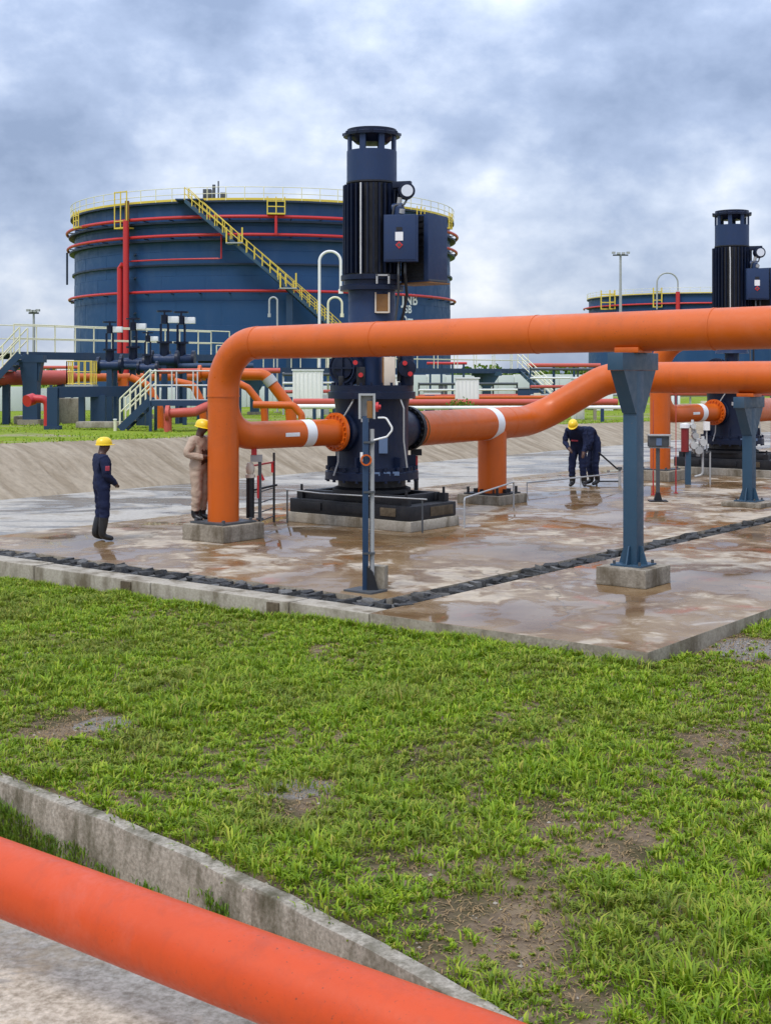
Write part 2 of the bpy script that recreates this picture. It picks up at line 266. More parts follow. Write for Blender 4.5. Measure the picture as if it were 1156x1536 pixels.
# ------------------------------------------------------------------ mesh helpers
MW = {}                                            # root name -> world matrix
class MB:
    def __init__(s): s.v = []; s.f = []; s.mi = []; s.cur = 0
    def add(s, vs, fs):
        o = len(s.v); s.v += [Vector(v) for v in vs]
        for f in fs: s.f.append([o + i for i in f]); s.mi.append(s.cur)
        return s
    def box(s, c, size, ax=None, rz=0.0):
        c = Vector(c); hx, hy, hz = (q / 2 for q in size)
        if ax is None: X, Y, Z = Matrix.Rotation(rz, 3, 'Z') @ Vector((1, 0, 0)), Matrix.Rotation(rz, 3, 'Z') @ Vector((0, 1, 0)), Vector((0, 0, 1))
        else: X, Y, Z = ax
        vs = [c + X * hx * i + Y * hy * j + Z * hz * k for k in (-1, 1) for j in (-1, 1) for i in (-1, 1)]
        return s.add(vs, [(0, 2, 3, 1), (4, 5, 7, 6), (0, 1, 5, 4), (2, 6, 7, 3), (0, 4, 6, 2), (1, 3, 7, 5)])
    def bar(s, a, b, w, h, up=Vector((0, 0, 1))):
        a, b = Vector(a), Vector(b); Z = (b - a); L = Z.length; Z = Z.normalized()
        X = Z.cross(up); X = X.normalized() if X.length > 1e-4 else Vector((1, 0, 0)); Y = X.cross(Z) * -1
        return s.box((a + b) / 2, (w, h, L), (X, Y, Z))
    def prism(s, pts, d):                          # polygon pts extruded by vector d
        n = len(pts); d = Vector(d); vs = [Vector(p) for p in pts] + [Vector(p) + d for p in pts]
        return s.add(vs, [tuple(range(n))[::-1], tuple(range(n, 2 * n))] + [(i, (i + 1) % n, n + (i + 1) % n, n + i) for i in range(n)])
    def tube(s, path, r, seg=16, caps=True, closed=False):
        path = [Vector(p) for p in path]; n = len(path)
        rs = r if isinstance(r, (list, tuple)) else [r] * n
        T = []
        for i in range(n):
            a = path[(i - 1) % n] if closed else path[max(i - 1, 0)]; b = path[(i + 1) % n] if closed else path[min(i + 1, n - 1)]
            T.append((b - a).normalized())
        x = T[0].cross(Vector((0, 0, 1)));
        if x.length < 1e-3: x = Vector((1, 0, 0))
        x = x.normalized(); vs = []
        for i in range(n):
            if i:
                q = T[i - 1].rotation_difference(T[i]); x = q @ x
            x = (x - T[i] * x.dot(T[i])).normalized(); y = T[i].cross(x)
            for k in range(seg):
                a = 2 * math.pi * k / seg; vs.append(path[i] + (x * math.cos(a) + y * math.sin(a)) * rs[i])
        fs = []
        for i in range(n if closed else n - 1):
            j = (i + 1) % n
            for k in range(seg):
                l = (k + 1) % seg; fs.append((i * seg + k, i * seg + l, j * seg + l, j * seg + k))
        if caps and not closed: fs += [tuple(range(seg))[::-1], tuple(range((n - 1) * seg, n * seg))]
        return s.add(vs, fs)
    def cyl(s, a, b, r, seg=20, r2=None): return s.tube([a, b], [r, r if r2 is None else r2], seg)
    def lathe(s, c, prof, seg=48, ang0=0.0, ang1=2 * math.pi, closed=False):
        c = Vector(c); full = abs(ang1 - ang0 - 2 * math.pi) < 1e-6; m = seg if full else seg + 1; n = len(prof); vs = []
        for k in range(m):
            a = ang0 + (ang1 - ang0) * k / seg
            vs += [c + Vector((r * math.cos(a), r * math.sin(a), z)) for r, z in prof]
        fs = []
        for k in range(seg):
            l = (k + 1) % m
            for i in range(n if closed else n - 1):
                j = (i + 1) % n; fs.append((k * n + i, l * n + i, l * n + j, k * n + j))
        return s.add(vs, fs)
    def build(s, name, mat, parent=None, smooth=30, bevel=0.0, world=True):
        me = bpy.data.meshes.new(name)
        M = MW.get(parent.name, Matrix()) if parent else Matrix()
        inv = M.inverted() if world else Matrix()
        me.from_pydata([tuple(inv @ v) for v in s.v], [], s.f)
        ms = mat if isinstance(mat, (list, tuple)) else [mat]
        for q in ms: me.materials.append(q)
        if len(ms) > 1: me.polygons.foreach_set('material_index', s.mi)
        bm = bmesh.new(); bm.from_mesh(me)
        if bevel: bmesh.ops.bevel(bm, geom=[e for e in bm.edges if len(e.link_faces) == 2 and e.calc_face_angle(0) > 0.6], offset=bevel, segments=2, affect='EDGES', profile=0.6)
        bmesh.ops.recalc_face_normals(bm, faces=bm.faces); bm.to_mesh(me); bm.free()
        me.shade_smooth(); me.set_sharp_from_angle(angle=R(smooth))
        o = bpy.data.objects.new(name, me); C.objects.link(o)
        if parent: o.parent = parent; MW[o.name] = M
        return o
def tag(o, label, cat, group=None):
    o['label'] = label; o['category'] = cat
    if group: o['group'] = group
    return o
def thing(name, loc, label, cat, group=None, rz=0.0):
    o = bpy.data.objects.new(name, None); C.objects.link(o); o.empty_display_size = 0.2
    o.location = loc; o.rotation_euler = (0, 0, rz); MW[o.name] = Matrix.Translation(Vector(loc)) @ Matrix.Rotation(rz, 4, 'Z')
    return tag(o, label, cat, group)
def struct(o): o['kind'] = 'structure'; return o
def stuff(o): o['kind'] = 'stuff'; return o
def share(o, M):                                   # another object with the same mesh and parent, local matrix M
    c = o.copy(); C.objects.link(c); c.matrix_local = M; return c
def copy_tree(o, parent=None):
    c = o.copy(); C.objects.link(c)
    if parent: c.parent = parent
    for ch in o.children: copy_tree(ch, c)
    return c
def fillet(pts, rads, n=12):
    pts = [Vector(p) for p in pts]; out = [pts[0]]
    for i in range(1, len(pts) - 1):
        a, p, b = pts[i - 1], pts[i], pts[i + 1]; d0 = (a - p).normalized(); d1 = (b - p).normalized()
        ang = d0.angle(d1); r = rads[i - 1]; t = r / math.tan(ang / 2)
        c = p + (d0 + d1).normalized() * (r / math.sin(ang / 2)); s0 = p + d0 * t - c; s1 = p + d1 * t - c
        tot = s0.angle(s1); axis = s0.cross(s1).normalized()
        for k in range(n + 1): out.append(c + Matrix.Rotation(tot * k / n, 3, axis) @ s0)
    out.append(pts[-1]); return out
def densify(path, step=0.6):
    out = [path[0]]
    for a, b in zip(path, path[1:]):
        n = max(1, int((b - a).length / step))
        out += [a.lerp(b, k / n) for k in range(1, n + 1)]
    return out
def ring(mb, c, axis, r_out, r_in, th, seg=40):    # flat annulus, axis normalised
    axis = Vector(axis).normalized(); x = axis.cross(Vector((0, 0, 1))); x = x.normalized() if x.length > 1e-3 else Vector((1, 0, 0)); y = axis.cross(x)
    c = Vector(c); vs = []
    for k in range(seg):
        a = 2 * math.pi * k / seg; d = x * math.cos(a) + y * math.sin(a)
        vs += [c + d * r_in - axis * th / 2, c + d * r_out - axis * th / 2, c + d * r_out + axis * th / 2, c + d * r_in + axis * th / 2]
    fs = []
    for k in range(seg):
        l = (k + 1) % seg
        for i in range(4): j = (i + 1) % 4; fs.append((k * 4 + i, l * 4 + i, l * 4 + j, k * 4 + j))
    return mb.add(vs, fs)
def around(c, axis, r, n, off=0.0):
    axis = Vector(axis).normalized(); x = axis.cross(Vector((0, 0, 1))); x = x.normalized() if x.length > 1e-3 else Vector((1, 0, 0)); y = axis.cross(x)
    return [Vector(c) + (x * math.cos(2 * math.pi * k / n + off) + y * math.sin(2 * math.pi * k / n + off)) * r for k in range(n)]

# ================================================================== THE SETTING
# main ground sheet to the horizon
def big_ground():
    mb = MB(); mb.add([(-3000, -200, -0.585), (3000, -200, -0.585), (3000, 5000, -0.585), (-3000, 5000, -0.585)], [(0, 1, 2, 3)])
    struct(mb.build('ground', FROAD))
big_ground()
# lawn
KA, KB = Vector((-3.03, 10.15, 0)), Vector((0.63, 6.15, 0))
KD = (KB - KA).normalized(); KN = Vector((-KD.y, KD.x, 0)); KL = (KB - KA).length
def kerb(a):
    q = (a - KL / 2) / (KL / 2); return KA + KD * a + KN * (0.15 * (1 - min(q * q, 6.0) ))
def lawn_z(x, y):
    s = x * U.x + y * U.y
    z = -0.29 + 0.0125 * (s + 16.3); z = np.clip(z, -0.34, -0.165)
    return z + 0.035 * np.sin(x * 1.7 + y * 0.6) * np.sin(y * 1.3 - x * 0.4) + 0.02 * np.sin(x * 4.1 + 1) * np.sin(y * 3.7)
def kz(a):
    p = kerb(a); return float(np.clip(-0.29 + 0.0125 * (p.x * U.x + p.y * U.y + 16.3), -0.34, -0.165)) + 0.02
def gl(x, y):                                      # pixel on the lawn
    p = G(x, y, -0.25); p.z = float(lawn_z(p.x, p.y)); return p
PUDDLES = [(gl(160, 1095), 0.36), (gl(445, 1200), 0.33), (gl(1125, 985), 0.6)]
SOIL = soil_mat()
def make_lawn():
    A = np.linspace(-9, 16, 151); B = np.concatenate([np.linspace(0.0, 4, 41), np.linspace(4.2, 15, 46)])
    vs = []; fs = []; nb = len(B)
    for a in A:
        k0 = kerb(a)
        for b in B:
            q = k0 + KN * (b + 0.02); vs.append((q.x, q.y, float(lawn_z(q.x, q.y)) - (0.03 if b == 0 else 0)))
    for i in range(len(A) - 1):
        for j in range(nb - 1): fs.append((i * nb + j, (i + 1) * nb + j, (i + 1) * nb + j + 1, i * nb + j + 1))
    struct(MB().add(vs, fs).build('lawn', SOIL, smooth=180))
make_lawn()
def patch_noise(x, y, sc, seed):
    r = np.random.default_rng(seed); v = np.zeros_like(x)
    for k in range(5):
        f = sc * 1.8 ** k
        for _ in range(3):
            a = r.uniform(0, 2 * np.pi); ph = r.uniform(0, 2 * np.pi); v += np.sin((x * np.cos(a) + y * np.sin(a)) * f + ph) * 0.6 ** k
    return v / 3.2
BARE = [(160, 1095, 0.40, 1.0), (450, 1203, 0.36, 1.0), (500, 1235, 0.25, 0.7), (1125, 985, 0.75, 0.95), (640, 1345, 0.22, 0.7), (850, 1245, 0.30, 0.8), (770, 1310, 0.24, 0.6), (800, 1425, 0.24, 0.5), (700, 1390, 0.2, 0.5),
        (900, 1300, 0.3, 0.6), (560, 1260, 0.25, 0.5), (860, 1490, 0.22, 0.7), (780, 1120, 0.4, 0.3), (380, 990, 0.4, 0.3), (90, 1090, 0.4, 0.5), (1060, 1110, 0.3, 0.35), (960, 1170, 0.4, 0.4), (720, 1290, 0.6, 0.5), (830, 1350, 0.75, 0.5), (690, 1440, 0.4, 0.35), (900, 1250, 0.5, 0.5)]
def blades(n, px, py, pz, length, width, lean, up=0.75, az=None):
    """n bent blades, 5 points each"""
    az = rng.uniform(0, 2 * np.pi, n) if az is None else az
    d = np.stack([np.cos(az), np.sin(az)], 1); side = np.stack([-d[:, 1], d[:, 0]], 1)
    base = np.stack([px, py, pz], 1); v = np.zeros((n, 5, 3))
    h1 = length * 0.55 * up; o1 = length * 0.28 * lean; o2 = length * (0.45 + 0.45 * lean); h2 = length * up * (1.0 - 0.45 * lean)
    s3 = np.concatenate([side, np.zeros((n, 1))], 1) * (width / 2)[:, None]
    d3 = np.concatenate([d, np.zeros((n, 1))], 1); Z = np.array([0, 0, 1.0])
    v[:, 0] = base - s3 * 0.8; v[:, 1] = base + s3 * 0.8
    mid = base + d3 * o1[:, None] + Z * h1[:, None]
    v[:, 2] = mid + s3; v[:, 3] = mid - s3; v[:, 4] = base + d3 * o2[:, None] + Z * h2[:, None]
    return v
def blade_mesh(name, v, mat):
    n = len(v); me = bpy.data.meshes.new(name); me.vertices.add(n * 5); me.vertices.foreach_set('co', v.reshape(-1).astype(np.float32))
    base = (np.arange(n) * 5)[:, None]
    loops = np.concatenate([base + np.array([[0, 1, 2, 3]]), base + np.array([[3, 2, 4]])], 1).reshape(-1)
    me.loops.add(n * 7); me.loops.foreach_set('vertex_index', loops.astype(np.int32))
    st = (np.arange(n) * 7)[:, None] + np.array([[0, 4]]); me.polygons.add(n * 2)
    me.polygons.foreach_set('loop_start', st.reshape(-1).astype(np.int32))
    me.update(calc_edges=True); me.validate(); me.materials.append(mat); me.polygons.foreach_set('use_smooth', np.ones(n * 2, dtype=bool))
    o = bpy.data.objects.new(name, me); C.objects.link(o); return o
def lawn_ok(x, y):
    a = (x - KA.x) * KD.x + (y - KA.y) * KD.y; b = (x - KA.x) * KN.x + (y - KA.y) * KN.y
    q = (a - KL / 2) / (KL / 2); b = b - 0.15 * (1 - np.minimum(q * q, 6))
    s = x * U.x + y * U.y; w = x * V.x + y * V.y
    path = ((x - 1.98) * 0.62 + (y - 6.3) * -0.78 > 0)
    return (b > 0.03) & ~((w > 12.40) & (s < -6.27)) & (np.abs(x) < 0.305 * y + 0.35) & (y < 21) & ~path
def grass_field(x, y):
    n1 = patch_noise(x, y, 1.1, 3); n2 = patch_noise(x, y, 3.4, 4)
    keep = 0.95 + 0.20 * n1 + 0.26 * n2; hgt = 1.0 + 0.22 * n1 + 0.25 * n2
    for bx, by, br, bs in BARE:
        q = gl(bx, by); d = np.hypot(x - q.x, (y - q.y) * 0.75) / br + 0.45 * n2
        k = bs * np.clip(1.4 - d, 0, 1); keep -= (1.0 if bs > .9 else 0.72) * k; hgt -= 0.3 * k
    for bx, by, br in ((620, 1060, 1.6), (1080, 1400, 1.0), (300, 1330, 1.2), (760, 1000, 1.5), (1000, 1480, 0.7)):
        q = gl(bx, by); d = np.hypot(x - q.x, y - q.y) / br; k = np.clip(1.2 - d, 0, 1); keep += 0.3 * k; hgt += 0.28 * k
    return np.clip(keep, 0.12, 1), np.clip(hgt, 0.5, 1.7)
def lawn_points(N):
    y = np.sqrt(rng.uniform(5.6 ** 2, 20.5 ** 2, N)); x = rng.uniform(-1, 1, N) * (0.305 * y + 0.35)
    ok = lawn_ok(x, y); return x[ok], y[ok]
def make_grass():
    parts = []
    # leafy clumps: blades splaying from a centre, taller in the middle
    x, y = lawn_points(31000); keep, hgt = grass_field(x, y); ok = rng.uniform(0, 1, len(x)) < keep; x, y, hgt = x[ok], y[ok], hgt[ok]
    k = 22; n = len(x) * k; size = np.clip(rng.lognormal(0.0, 0.42, len(x)), .45, 2.2) * hgt * 0.95
    S = np.repeat(size, k); off = np.abs(rng.normal(0, 0.045, n)) * S; az = rng.uniform(0, 2 * np.pi, n)
    X = np.repeat(x, k) + off * np.cos(az); Y = np.repeat(y, k) + off * np.sin(az)
    Ln = S * rng.uniform(0.026, 0.054, n) * (1.15 - np.minimum(off / (0.15 * S), 0.8)); Wd = rng.uniform(0.008, 0.016, n) * (0.75 + 0.025 * Y)
    parts.append(blades(n, X, Y, lawn_z(X, Y) - 0.004 + 0.012 * S * np.exp(-(off / (0.05 * S)) ** 2), Ln, Wd, rng.uniform(0.1, 1.0, n), 0.95, az + rng.normal(0, 0.7, n)))
    # low carpet between the clumps
    x, y = lawn_points(150000); keep, hgt = grass_field(x, y); ok = rng.uniform(0, 1, len(x)) < keep ** 1.5 * 0.95; x, y, hgt = x[ok], y[ok], hgt[ok]; n = len(x)
    parts.append(blades(n, x, y, lawn_z(x, y) - 0.005, hgt * rng.uniform(0.02, 0.05, n), rng.uniform(0.006, 0.011, n), rng.uniform(0.3, 1.0, n), 0.8))
    m = 15000; s_ = rng.uniform(-20, -6.2, m); w_ = 12.39 - np.abs(rng.normal(0, 0.07, m)); x = s_ * U.x + w_ * V.x; y = s_ * U.y + w_ * V.y
    tall = 0.8 + 0.5 * patch_noise(x, y, 2.5, 41); ok = rng.uniform(0, 1, m) < np.clip(0.55 + 0.5 * patch_noise(x, y, 3.1, 42), 0.1, 1); x, y, tall = x[ok], y[ok], np.clip(tall[ok], .4, 1.6); m = len(x)
    parts.append(blades(m, x, y, lawn_z(x, y), tall * rng.uniform(0.05, 0.15, m), rng.uniform(0.008, 0.016, m), rng.uniform(0.1, 0.8, m), 1.0))
    v = np.concatenate(parts)
    o = stuff(blade_mesh('lawn_grass', v, GRASS)); tag(o, 'bright green uneven lawn grass in front of the wet concrete slab', 'grass')
    # dead straw lying in the thin places
    x, y = lawn_points(170000); keep, hgt = grass_field(x, y); ok = rng.uniform(0, 1, len(x)) < 0.85 * (1.12 - keep); x, y = x[ok], y[ok]; m = len(x)
    w = blades(m, x, y, lawn_z(x, y) + 0.002, rng.uniform(0.02, 0.07, m), rng.uniform(0.004, 0.010, m), rng.uniform(0.6, 1.0, m), rng.uniform(0.1, 0.6, m))
    tag(stuff(blade_mesh('dead_grass', w, STRAW)), 'dry brown straw in the bare patches of the lawn', 'straw')
    print('grass blades', len(v), m)
def make_pebbles():
    n = 420; x, y = lawn_points(4000); keep, h = grass_field(x, y); ok = rng.uniform(0, 1, len(x)) < 0.8 * (1.0 - keep) ** 1.3; x, y = x[ok][:n], y[ok][:n]; z = lawn_z(x, y); mb = MB()
    for a, b, c in zip(x, y, z):
        r = random.uniform(.006, .02); p = Vector((a, b, c + r * .2)); d = [Vector((1, 0, 0)), Vector((0, 1, 0)), Vector((-1, 0, 0)), Vector((0, -1, 0)), Vector((0, 0, .7)), Vector((0, 0, -.7))]
        mb.add([p + q * r * random.uniform(.6, 1.3) for q in d], [(0, 1, 4), (1, 2, 4), (2, 3, 4), (3, 0, 4), (1, 0, 5), (2, 1, 5), (3, 2, 5), (0, 3, 5)])
    tag(stuff(mb.build('gravel', CONCL, smooth=20)), 'small pale pebbles scattered in the bare patches', 'gravel')
make_grass()
make_pebbles()

# concrete slabs and drain:   s in [-19.8, -6.3], front face at w = 12.43
def sheet(name, s0, s1, w0, w1, z0, z1, mat, bev=0.012):
    mb = MB(); c = W((s0 + s1) / 2, (w0 + w1) / 2, (z0 + z1) / 2); mb.box(c, (s1 - s0, w1 - w0, z1 - z0), (U, V, Vector((0, 0, 1)))); o = struct(mb.build(name, mat, bevel=bev))
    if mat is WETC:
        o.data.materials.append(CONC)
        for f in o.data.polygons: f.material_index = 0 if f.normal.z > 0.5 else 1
    return o
DS0, DS1, DW0, DW1 = -10.37, -9.95, 12.84, 13.25
sheet('pump_slab', -19.8, DS0, DW1, 75, -0.6, 0.0, WETC)
sheet('apron_slab', DS1, -6.3, 12.43, 75, -0.6, -0.012, WETC)
sheet('drain_floor', -24.0, DS1, DW0, DW1 - 0.002, -0.6, -0.16, STONE, 0)
sheet('side_drain_floor', DS0 + 0.002, DS1 - 0.002, DW1 + 0.004, 75, -0.6, -0.16, STONE, 0)
def front_wall():
    t = thing('retaining_kerb', W(-16, 12.6, -0.5), 'low weathered concrete retaining kerb along the front of the pump slab', 'kerb')
    L0 = -24.0; k = 0
    while L0 < DS1 - 0.1:
        L1 = min(L0 + 2.55, DS1 - 0.004); dz = random.uniform(-0.012, 0.012)
        mb = MB(); mb.box(W((L0 + L1) / 2 - 0.01, 12.632 + random.uniform(-0.006, 0.006), -0.30 + dz), (L1 - L0 - 0.02, 0.39, 0.56), (U, V, Vector((0, 0, 1))))
        mb.build('kerb_segment', CONCL, t, bevel=0.02); L0 = L1
    for px_ in (190, 410):
        q = on_s  # stained joint posts
        k_ = (px_ - CX) / FPX; Y = 12.43 / (k_ * V.x + V.y); p = Vector((k_ * Y, Y, -0.27))
        MB().box(p + V * 0.02, (0.20, 0.09, 0.44), (U, V, Vector((0, 0, 1)))).build('joint_post', RUSTC, t, bevel=0.01)
front_wall()
def drain_covers():
    t = thing('drain_cover', W(-15, 13.0, -0.16), 'dark broken drain cover blocks in the L-shaped channel round the slab', 'drain')
    protos = []; used = set(); n = 0
    for k in range(8):
        mb = MB(); a, b, h = random.uniform(.07, .13), random.uniform(.13, .18), random.uniform(.08, .13)
        b += .035; mb.box((0, 0, 0), (a, b, h)); mb.v = [v + Vector([random.uniform(-.024, .024) for _ in range(3)]) for v in mb.v]
        protos.append(mb.build('cover_block', STONEL if k % 3 == 2 else STONE, t, bevel=.012, world=False))
    inv = MW[t.name].inverted(); rot = Matrix.Rotation(-TH, 4, 'Z')
    def place(p, extra):
        nonlocal n
        if random.random() < 0.06 or n > 298: return
        o = random.choice(protos)
        M = inv @ Matrix.Translation(p) @ rot @ extra @ Matrix.Rotation(random.uniform(-.12, .12), 4, 'X') @ Matrix.Rotation(random.uniform(-.3, .3), 4, 'Y') @ Matrix.Rotation(random.uniform(-.5, .5), 4, 'Z')
        if o.name not in used: o.matrix_local = M; used.add(o.name)
        else: share(o, M)
        n += 1
    c0 = (DW0 + DW1) / 2; c1 = (DS0 + DS1) / 2
    for e in (-.10, .10):
        s = -18.4
        while s < -9.95: place(W(s, c0 + e + random.uniform(-.015, .015), -0.075 + random.uniform(-.045, .03)), Matrix()); s += random.uniform(0.10, 0.15)
        w = 13.45
        while w < 27: place(W(c1 + e + random.uniform(-.015, .015), w, -0.065 + random.uniform(-.045, .03)), Matrix.Rotation(R(90), 4, 'Z')); w += random.uniform(0.10, 0.15) * (1 if w < 17 else 1.6)
    for o in protos:
        if o.name not in used: bpy.data.objects.remove(o)
    print('drain blocks', n)
drain_covers()
# yard road, berm and the raised field behind
struct(MB().add([W(-25.6, -40, -0.03), W(-19.79, -40, -0.03), W(-19.79, 140, -0.03), W(-25.6, 140, -0.03)], [(0, 1, 2, 3)]).build('yard_road', YARD))
def plateau_z(w): return max(0.62, 1.18 - 0.0125 * max(0, w - 12))
def make_berm():
    ws = np.concatenate([np.linspace(-60, 90, 76), np.linspace(100, 400, 7)]); vs = []; fs = []
    prof = [(-25.45, -0.10), (-25.7, 0.05), (-26.3, 0.30), (-27.0, 0.62), (-27.7, 0.92), (-28.15, 1.0), (-28.5, 1.0)]
    for w in ws:
        zt = plateau_z(w)
        for i, (s, z) in enumerate(prof):
            j = random.uniform(-.03, .03) if 0 < i < 5 else 0
            vs.append(W(s + j, w, (z if z < 0 else z * zt) + j * 0.6))
    n = len(prof)
    for i in range(len(ws) - 1):
        for j in range(n - 1): fs.append((i * n + j, (i + 1) * n + j, (i + 1) * n + j + 1, i * n + j + 1))
    struct(MB().add(vs, fs).build('berm', BERM, smooth=60))
    vs = []; fs = []; ss = [-28.35, -30, -33, -37, -42, -50, -60, -80, -120, -200, -500, -3000]; n = len(ss)
    ws = np.concatenate([[-3000, -300], np.linspace(-60, 90, 76), np.linspace(100, 400, 7), [1000, 4000]])
    for w in ws:
        for i, s in enumerate(ss): vs.append(W(s, w, plateau_z(w) - 0.008 + (random.uniform(-.05, .07) if 0 < i < 6 else 0)))
    for i in range(len(ws) - 1):
        for j in range(n - 1): fs.append((i * n + j, (i + 1) * n + j, (i + 1) * n + j + 1, i * n + j + 1))
    struct(MB().add(vs, fs).build('field', FIELD, smooth=180))
make_berm()
def field_grass():
    n = 42000; s = -28.2 - rng.uniform(0, 1, n) ** 1.5 * 26; w = rng.uniform(0, 75, n)
    p = np.array([[U.x, U.y], [V.x, V.y]]); x = s * U.x + w * V.x; y = s * U.y + w * V.y
    ok = (np.abs(x) < 0.31 * y + 1); x, y, w = x[ok], y[ok], w[ok]
    nn = patch_noise(x, y, 0.5, 9); ok = rng.uniform(0, 1, len(x)) < 0.75 + 0.7 * nn; x, y, w = x[ok], y[ok], w[ok]; n = len(x)
    z = np.maximum(0.62, 1.18 - 0.0125 * np.maximum(0, w - 12))
    v = blades(n, x, y, z - 0.03, rng.uniform(0.05, 0.15, n), rng.uniform(0.02, 0.05, n), rng.uniform(0.3, 1, n), 0.85)
    o = stuff(blade_mesh('field_grass', v, GRASS)); tag(o, 'green rough grass on top of the concrete berm', 'grass')
field_grass()
# foreground kerb blocks
def fore_kerb():
    t = thing('lawn_kerb', kerb(1.0) + Vector((0, 0, -0.585)), 'mossy concrete kerb retaining the lawn behind the coral red pipe', 'kerb')
    a = -3.0
    while a < 12:
        b = a + 2.1; n = 10; top0 = []; bot0 = []; f = []
        dz = random.uniform(-0.008, 0.008); dn = random.uniform(-0.008, 0.008); mb = MB(); vs = []
        for k in range(n + 1):
            q = a + 0.002 + (b - a - 0.004) * k / n; c = kerb(q) + KN * random.uniform(-.006, .006); z = kz(q) + dz + random.uniform(-.008, .006)
            for (off, zz) in ((0.02, z), (-0.085, z - 0.008), (-0.105, -0.60), (0.02, -0.60)): vs.append(c + KN * (off + dn) + Vector((0, 0, zz)))
        for k in range(n):
            for i in range(4): j = (i + 1) % 4; f.append((k * 4 + i, (k + 1) * 4 + i, (k + 1) * 4 + j, k * 4 + j))
        f += [(3, 2, 1, 0), (n * 4, n * 4 + 1, n * 4 + 2, n * 4 + 3)]
        mb.add(vs, f).build('kerb_block', CONCM, t, bevel=0.012); a = b
    # weeds at the foot of the kerb
    spots = [(-.3, 300, .40), (.02, 420, .42), (.22, 480, .50), (.42, 420, .46), (.66, 300, .42), (.85, 160, .28), (1.05, 180, .30), (1.35, 220, .34), (1.7, 120, .22), (2.2, 120, .26), (2.95, 260, .52), (3.1, 120, .3), (3.6, 90, .3), (4.25, 220, .5), (4.6, 120, .4)]
    q = np.concatenate([rng.normal(c, .09, k) for c, k, h in spots]); hh = np.concatenate([np.full(k, h) for c, k, h in spots]); n = len(q)
    pts = np.array([tuple(kerb(a)) for a in q]); off = -0.108 - rng.uniform(0, 0.03, n); zz = -0.585 + rng.uniform(0, 1, n) ** 1.3 * hh * .55
    v = blades(n, pts[:, 0] + KN.x * off, pts[:, 1] + KN.y * off, zz, rng.uniform(0.03, 0.08, n), rng.uniform(0.005, 0.012, n), rng.uniform(0.1, 0.8, n), 1.0)
    tag(stuff(blade_mesh('kerb_weeds', v, WEED)), 'dark green weeds growing up the face of the lawn kerb', 'weeds')
fore_kerb()
struct(MB().prism([Vector(q) for q in ((1.93, 6.2, -0.13), (2.6, 6.73, -0.13), (4.6, 8.3, -0.13), (6.5, 6.2, -0.13), (3.5, 3.8, -0.13))], (0, 0, -0.12)).build('concrete_path', CONCL, bevel=0.01))

# ================================================================== FOREGROUND PIPE
def fore_pipe():
    a0, a1 = P(0, 1315, 7.6), P(410, 1471, 6.5); d = (a1 - a0).normalized()
    t = thing('service_pipe', a0 - d * 4 - Vector((0, 0, 0.2)), 'coral red painted pipe running close across the bottom left corner', 'pipe')
    MB().tube(densify([a0 - d * 4.0, a1 + d * 4.5], 0.5), 0.2, 56).build('pipe_run', CORAL, t)
    for k in (-2.6, 5.6):
        c = a0 + d * k; mb = MB(); mb.box(Vector((c.x, c.y, (c.z - 0.19 - 0.60) / 2)), (0.3, 0.3, c.z - 0.19 + 0.60), (d, KN, Vector((0, 0, 1)))); mb.build('sleeper', CONC, t, bevel=0.015)
fore_pipe()

